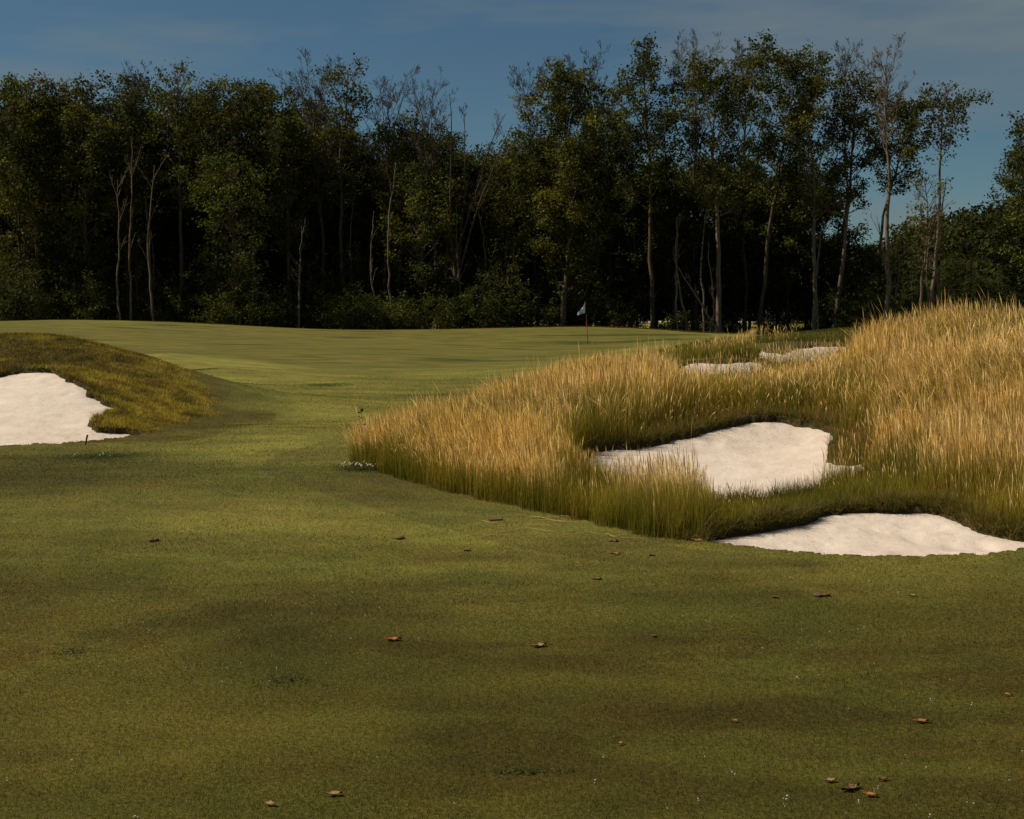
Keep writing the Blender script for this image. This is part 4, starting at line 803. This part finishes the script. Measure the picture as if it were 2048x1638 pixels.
# stake at the lip of the left bunker
def stake():
    x, y = -5.34, 15.95; gz = float(ground_z(np.array([x]), np.array([y]))[0])
    root = empty('stake', (x, y, gz)); tag(root, 'short dark leaning stake at the front lip of the left sand bunker', 'stake')
    w = Wood(); w.tube([[-.004, 0, -.04], [0, 0, 0], [.026, 0, .12], [.027, 0, .124]], [.009, .0095, .011, .006], 10); w.obj('post', plain('black_stake', (.012, .013, .015), .4), root)
    w = Wood(); w.tube([[.0265, 0, .119], [.028, 0, .126]], [.013, .012], 10); w.obj('cap', plain('stake_cap', (.02, .02, .022), .3), root)
stake()

# ------------------------------------------------------------------ small debris
rg3 = np.random.default_rng(31)
MAT_BIT = {'leaf': plain('tan_dry_leaf', (.30, .17, .075), .8, 60), 'bark': plain('brown_bark_scrap', (.14, .075, .03), .9, 90, .7), 'clod': plain('brown_soil_clod', (.13, .070, .028), .95, 80, .6)}
MAT_BIT['orange'] = plain('orange_dry_leaf', (.32, .13, .03), .8, 60, .4)
MAT_BIT['reddish'] = plain('reddish_soil', (.12, .062, .035), .95, 60, .4)
def bit(kind, x, y, s, label):
    s *= .82
    gz = float(ground_z(np.array([x]), np.array([y]))[0])
    if kind in ('leaf', 'bark'):
        nu, nv = 14, 6; V = []
        rot = rg3.uniform(-.5, .5)
        for top in (1, 0):
            for i in range(nu + 1):
                u = i / nu * 2 - 1; wd = (1 - abs(u) ** 2.2) * .30 * (1 + .22 * math.sin(u * 7 + s * 70)) * .62 + .015
                for j in range(nv + 1):
                    v = j / nv * 2 - 1
                    X_ = u * .5 * s; Y_ = v * wd * s + .06 * s * math.sin(u * 3)
                    Z_ = .006 + s * (.05 * (v * v) + .04 * math.sin(u * 4 + v * 2) + .03 * u * u) + (.0 if top else -.02 * s - .001) + rg3.normal(0, .012 * s)
                    V.append((X_ * math.cos(rot) - Y_ * math.sin(rot), X_ * math.sin(rot) + Y_ * math.cos(rot), Z_))
        m = (nu + 1) * (nv + 1); idx = np.arange(m).reshape(nu + 1, nv + 1)
        q = np.stack([idx[:-1, :-1], idx[1:, :-1], idx[1:, 1:], idx[:-1, 1:]], -1).reshape(-1, 4)
        b = list(idx[0, :]) + list(idx[1:, -1]) + list(idx[-1, -2::-1]) + list(idx[-2:0:-1, 0]); b = np.array(b); bn = np.roll(b, -1)
        F_ = np.concatenate([q, q[:, ::-1] + m, np.stack([b, b + m, bn + m, bn], 1)])
        mk = 'orange' if 'orange' in label else ('leaf' if ('tan' in label or 'pale' in label) else kind)
        o = mesh_obj('dry_leaf' if kind == 'leaf' else 'bark_scrap', V, F_, MAT_BIT[mk]); cat = 'leaf' if kind == 'leaf' else 'bark'
    else:
        nu, nv = 16, 10; V = []
        s *= .85; flat = .10 if 'flat' in label else .28
        for i in range(nv + 1):
            ph = PI * i / nv
            for j in range(nu):
                th = 2 * PI * j / nu; k = 1 + .3 * math.sin(3 * th + s * 90) * math.sin(ph) + rg3.normal(0, .16)
                V.append((.5 * s * k * math.sin(ph) * math.cos(th), .42 * s * k * math.sin(ph) * math.sin(th), .5 * s * flat * k * math.cos(ph) + .004))
        idx = np.arange((nv + 1) * nu).reshape(nv + 1, nu); nx = np.roll(idx, -1, 1)
        q = np.stack([idx[:-1], idx[1:], nx[1:], nx[:-1]], -1).reshape(-1, 4)
        o = mesh_obj('soil_clod', V, q, MAT_BIT['reddish' if ('reddish' in label or 'purplish' in label) else 'clod'], smooth=False); cat = 'clod'
    o.location = (x, y, gz + .004); tag(o, label, cat)
for k, x, y, s, l in BITS: bit(k, x, y, s, l)
M_STRAW = plain('dry_straw', (.48, .31, .11), .8, 60)
for i in range(16):      # cut straws lying on the turf along the tall grass
    y = rg3.uniform(8.9, 10.2); x = rg3.uniform(-.35, .95); L = rg3.uniform(.10, .32); a = rg3.normal(.05, .22); n5 = 7
    tt = np.linspace(-.5, .5, n5); px = x + tt * L * math.cos(a); py = y + tt * L * math.sin(a) * 1.5 + .012 * np.sin(tt * 5 + i)
    pz = ground_z(px, py) + .019 + .004 * np.sin(tt * 6 + i); w = Wood(); w.tube(np.stack([px, py, pz], 1), np.full(n5, .0021), 5)
    tag(w.obj('straw_stalk', M_STRAW, None), 'thin dry straw lying on the turf below the tall grass', 'straw', 'loose straws on the turf')

# white seed fluff and clover, uncountable
def fluff():
    parts = []
    x, y, r = lp_points(1700, -.45, .45, 3.4, 13); k = (sdist(POLY['fescue'], x, y) < 0) & (all_bunk(x, y) < -.05); x, y = x[k], y[k]
    k = fbm(x * .8, y * .8, 99) + RNG.uniform(-.2, .2, len(x)) > .5; x, y = x[k], y[k]
    z = ground_z(x, y); m = 5; n_ = len(x) * m
    X = np.repeat(x, m) + RNG.normal(0, .0022, n_); Y_ = np.repeat(y, m) + RNG.normal(0, .0022, n_); Z_ = np.repeat(z, m) + RNG.uniform(.006, .02, n_)
    c = np.full((n_, 3), .5) * np.array([[.95, 1.0, 1.0]])
    t = np.array([[0., 1.]])
    V, F_, C = ribbons(X, Y_, Z_, RNG.uniform(.0015, .004, n_), RNG.uniform(.0015, .004, n_), RNG.uniform(.2, 1.2, n_), RNG.uniform(0, 6.28, n_), 1, c * .7, c, wprof=1 - .3 * t)
    tag(mesh_obj('seed_fluff', V, F_, plain('white_fluff', (.55, .57, .56), .9), col=C, smooth=False), 'tiny white seed fluff scattered over the fairway', 'seed fluff', kind='stuff')
fluff()
def clover(x, y, w, d, label, flowers, hgt=.018):
    n_ = int(260 * max(.5, w * d * 50)); n_ = min(n_, 1300)
    X = x + RNG.normal(0, w * .45, n_); Y_ = y + RNG.normal(0, d * .45, n_); Z_ = ground_z(X, Y_)
    sc = 1 if y < 9 else 1.8
    nrm_a = RNG.uniform(0, 6.28, n_); rad = RNG.uniform(.003, .0055, n_) * sc
    zz = Z_ + RNG.uniform(.006, hgt, n_); V = []; F_ = []
    ang = np.arange(5) * 2 * PI / 5
    VX = X[:, None] + rad[:, None] * np.cos(ang + nrm_a[:, None]); VY = Y_[:, None] + rad[:, None] * np.sin(ang + nrm_a[:, None]); VZ = zz[:, None] + rad[:, None] * .5 * np.sin(ang * 1.0)
    V = np.stack([VX, VY, VZ], -1).reshape(-1, 3); F_ = np.arange(n_ * 5).reshape(-1, 5)
    c = np.array([[.040, .060, .014]]) * RNG.uniform(.6, 1.6, (n_, 1)); C = np.repeat(c, 5, 0)
    root = empty('clover_patch', (x, y, float(ground_z(np.array([x]), np.array([y]))[0]))); tag(root, label, 'clover')
    L = np.array(root.location)
    mesh_obj('leaves', V - L, F_, M_TURF, root, col=C, smooth=False)
    if flowers:
        w_ = Wood(); fm = None
        for i in range(flowers):
            fx_, fy_ = x + RNG.normal(0, w * .42), y + RNG.normal(0, d * .42); fz = float(ground_z(np.array([fx_]), np.array([fy_]))[0]) + hgt + .01
            s = .008 * sc; a = np.array([fx_, fy_, fz]) - L
            if fm is None:
                w_.tube([[0, 0, -s], [0, 0, -s * .5], [0, 0, s * .4], [0, 0, s]], [s * .4, s, s * .9, s * .2], 7)
                fo = w_.obj('flower', plain('clover_flower', (.42, .36, .22), .9, 200), root); fm = fo.data
            else:
                fo = bpy.data.objects.new('flower', fm); COL.objects.link(fo); fo.parent = root
            fo.location = a; fo.rotation_euler = (RNG.uniform(-.5, .5), RNG.uniform(-.5, .5), 0); fo.scale = [RNG.uniform(.6, 1.2)] * 3
cl = ['dark clover patch low in the foreground, left of centre', 'thin dark weed streak near the bottom edge', 'dark clover patch with pale flowers near the left stake',
      'small dark clover patch in the left foreground', 'dark clover patch at the right foot of the left mound', 'thin clover streak in the fairway dip']
for (x, y, w, d), l in zip(WEEDS, cl): clover(x, y, w, d, l, 6 if ('flowers' in l) else 0)
clover(-1.50, 13.15, .40, .30, 'white flowering clover at the tip of the tall grass', 30, .05)
# broad dark leaved weed at the grass tip
def weed():
    x, y = -1.60, 14.0; gz = float(ground_z(np.array([x]), np.array([y]))[0]); root = empty('broadleaf_weed', (x, y, gz)); tag(root, 'dark broad leaved weed at the left tip of the tall grass', 'weed')
    rng = np.random.default_rng(4); Wd = Wood(); V = []; F_ = []; C = []
    PP = limb(rng, [0, 0, 0], [-.12, 0, 1], .55, .005, 0, .05, 8); Wd.tube(PP, np.linspace(.005, .002, 9), 5); Wd.obj('stem', plain('weed_stem', (.12, .05, .02)), root)
    for i in range(13):
        p = PP[rng.integers(3, 9)]; az = rng.uniform(0, 6.28); a = np.array([math.cos(az) * .8, math.sin(az) * .8, rng.uniform(-.5, .5)]); b = np.array([-math.sin(az), math.cos(az), .3]) * .4; s = rng.uniform(.05, .085)
        k = len(V); up = np.array([0, 0, .15 * s])
        V += [p, p + (a * .35 + b * .6) * s, p + (a * .75 + b * .45) * s, p + a * 1.1 * s, p + (a * .75 - b * .45) * s, p + (a * .35 - b * .6) * s]; F_.append([k, k + 1, k + 2, k + 3, k + 4, k + 5]); C += [(.018, .028, .012)] * 6
    mesh_obj('leaves', V, np.array(F_), M_TURF, root, col=np.array(C), smooth=False)
weed()

# ------------------------------------------------------------------ sky, sun, camera
SUN_AZ = math.radians(-86)      # clockwise from +Y (view direction): sun to the left and a little beyond
SUN_EL = math.radians(48)
w = bpy.data.worlds.new('World'); SC.world = w; w.use_nodes = True; nt = w.node_tree; nt.nodes.clear()
sky = nt.nodes.new('ShaderNodeTexSky'); sky.sky_type = 'NISHITA'; sky.sun_disc = False
sky.sun_elevation = SUN_EL; sky.sun_rotation = SUN_AZ; sky.air_density = 1.0; sky.dust_density = .3; sky.ozone_density = 2.0; sky.altitude = 300
tc = nt.nodes.new('ShaderNodeTexCoord')
mp = nt.nodes.new('ShaderNodeMapping'); mp.inputs['Scale'].default_value = (1.6, 1.6, 9); mp.inputs['Rotation'].default_value = (0, .12, 0); nt.links.new(tc.outputs['Generated'], mp.inputs['Vector'])
cirrus = noise(nt, mp.outputs[0], 1.7, 4, .6)
cfac = ramp(nt, cirrus, [(.42, (0, 0, 0)), (.66, (.72, .72, .72))])
skyc = mix(nt, sky.outputs[0], SKY_TINT, 1.0, 'MULTIPLY')
skyc = mix(nt, skyc, SKY_CLOUD, cfac)
bg = nt.nodes.new('ShaderNodeBackground'); bg.inputs['Strength'].default_value = SKY_STR; nt.links.new(skyc, bg.inputs['Color'])
wo = nt.nodes.new('ShaderNodeOutputWorld'); nt.links.new(bg.outputs[0], wo.inputs['Surface'])
ld = bpy.data.lights.new('Sun', 'SUN'); ld.energy = SUN_STR; ld.angle = math.radians(.5); ld.color = (1.0, .90, .76)
lo = bpy.data.objects.new('sun', ld); COL.objects.link(lo)
from mathutils import Vector
dvec = Vector((math.sin(SUN_AZ) * math.cos(SUN_EL), math.cos(SUN_AZ) * math.cos(SUN_EL), math.sin(SUN_EL)))
lo.rotation_euler = dvec.to_track_quat('Z', 'Y').to_euler()

cd = bpy.data.cameras.new('Camera'); cd.lens = 45; cd.sensor_width = 36; cd.clip_end = 8000; cd.clip_start = .05
co = bpy.data.objects.new('camera', cd); COL.objects.link(co); co.location = (0, 0, 1.6)
co.rotation_euler = (PI / 2 - math.atan(189 / 2560), 0, 0); SC.camera = co
SC.view_settings.view_transform = 'Standard'; SC.view_settings.look = 'None'; SC.view_settings.exposure = EXPO; SC.view_settings.gamma = 1
SC.cycles.max_bounces = 5; SC.cycles.transparent_max_bounces = 4; SC.cycles.diffuse_bounces = 3
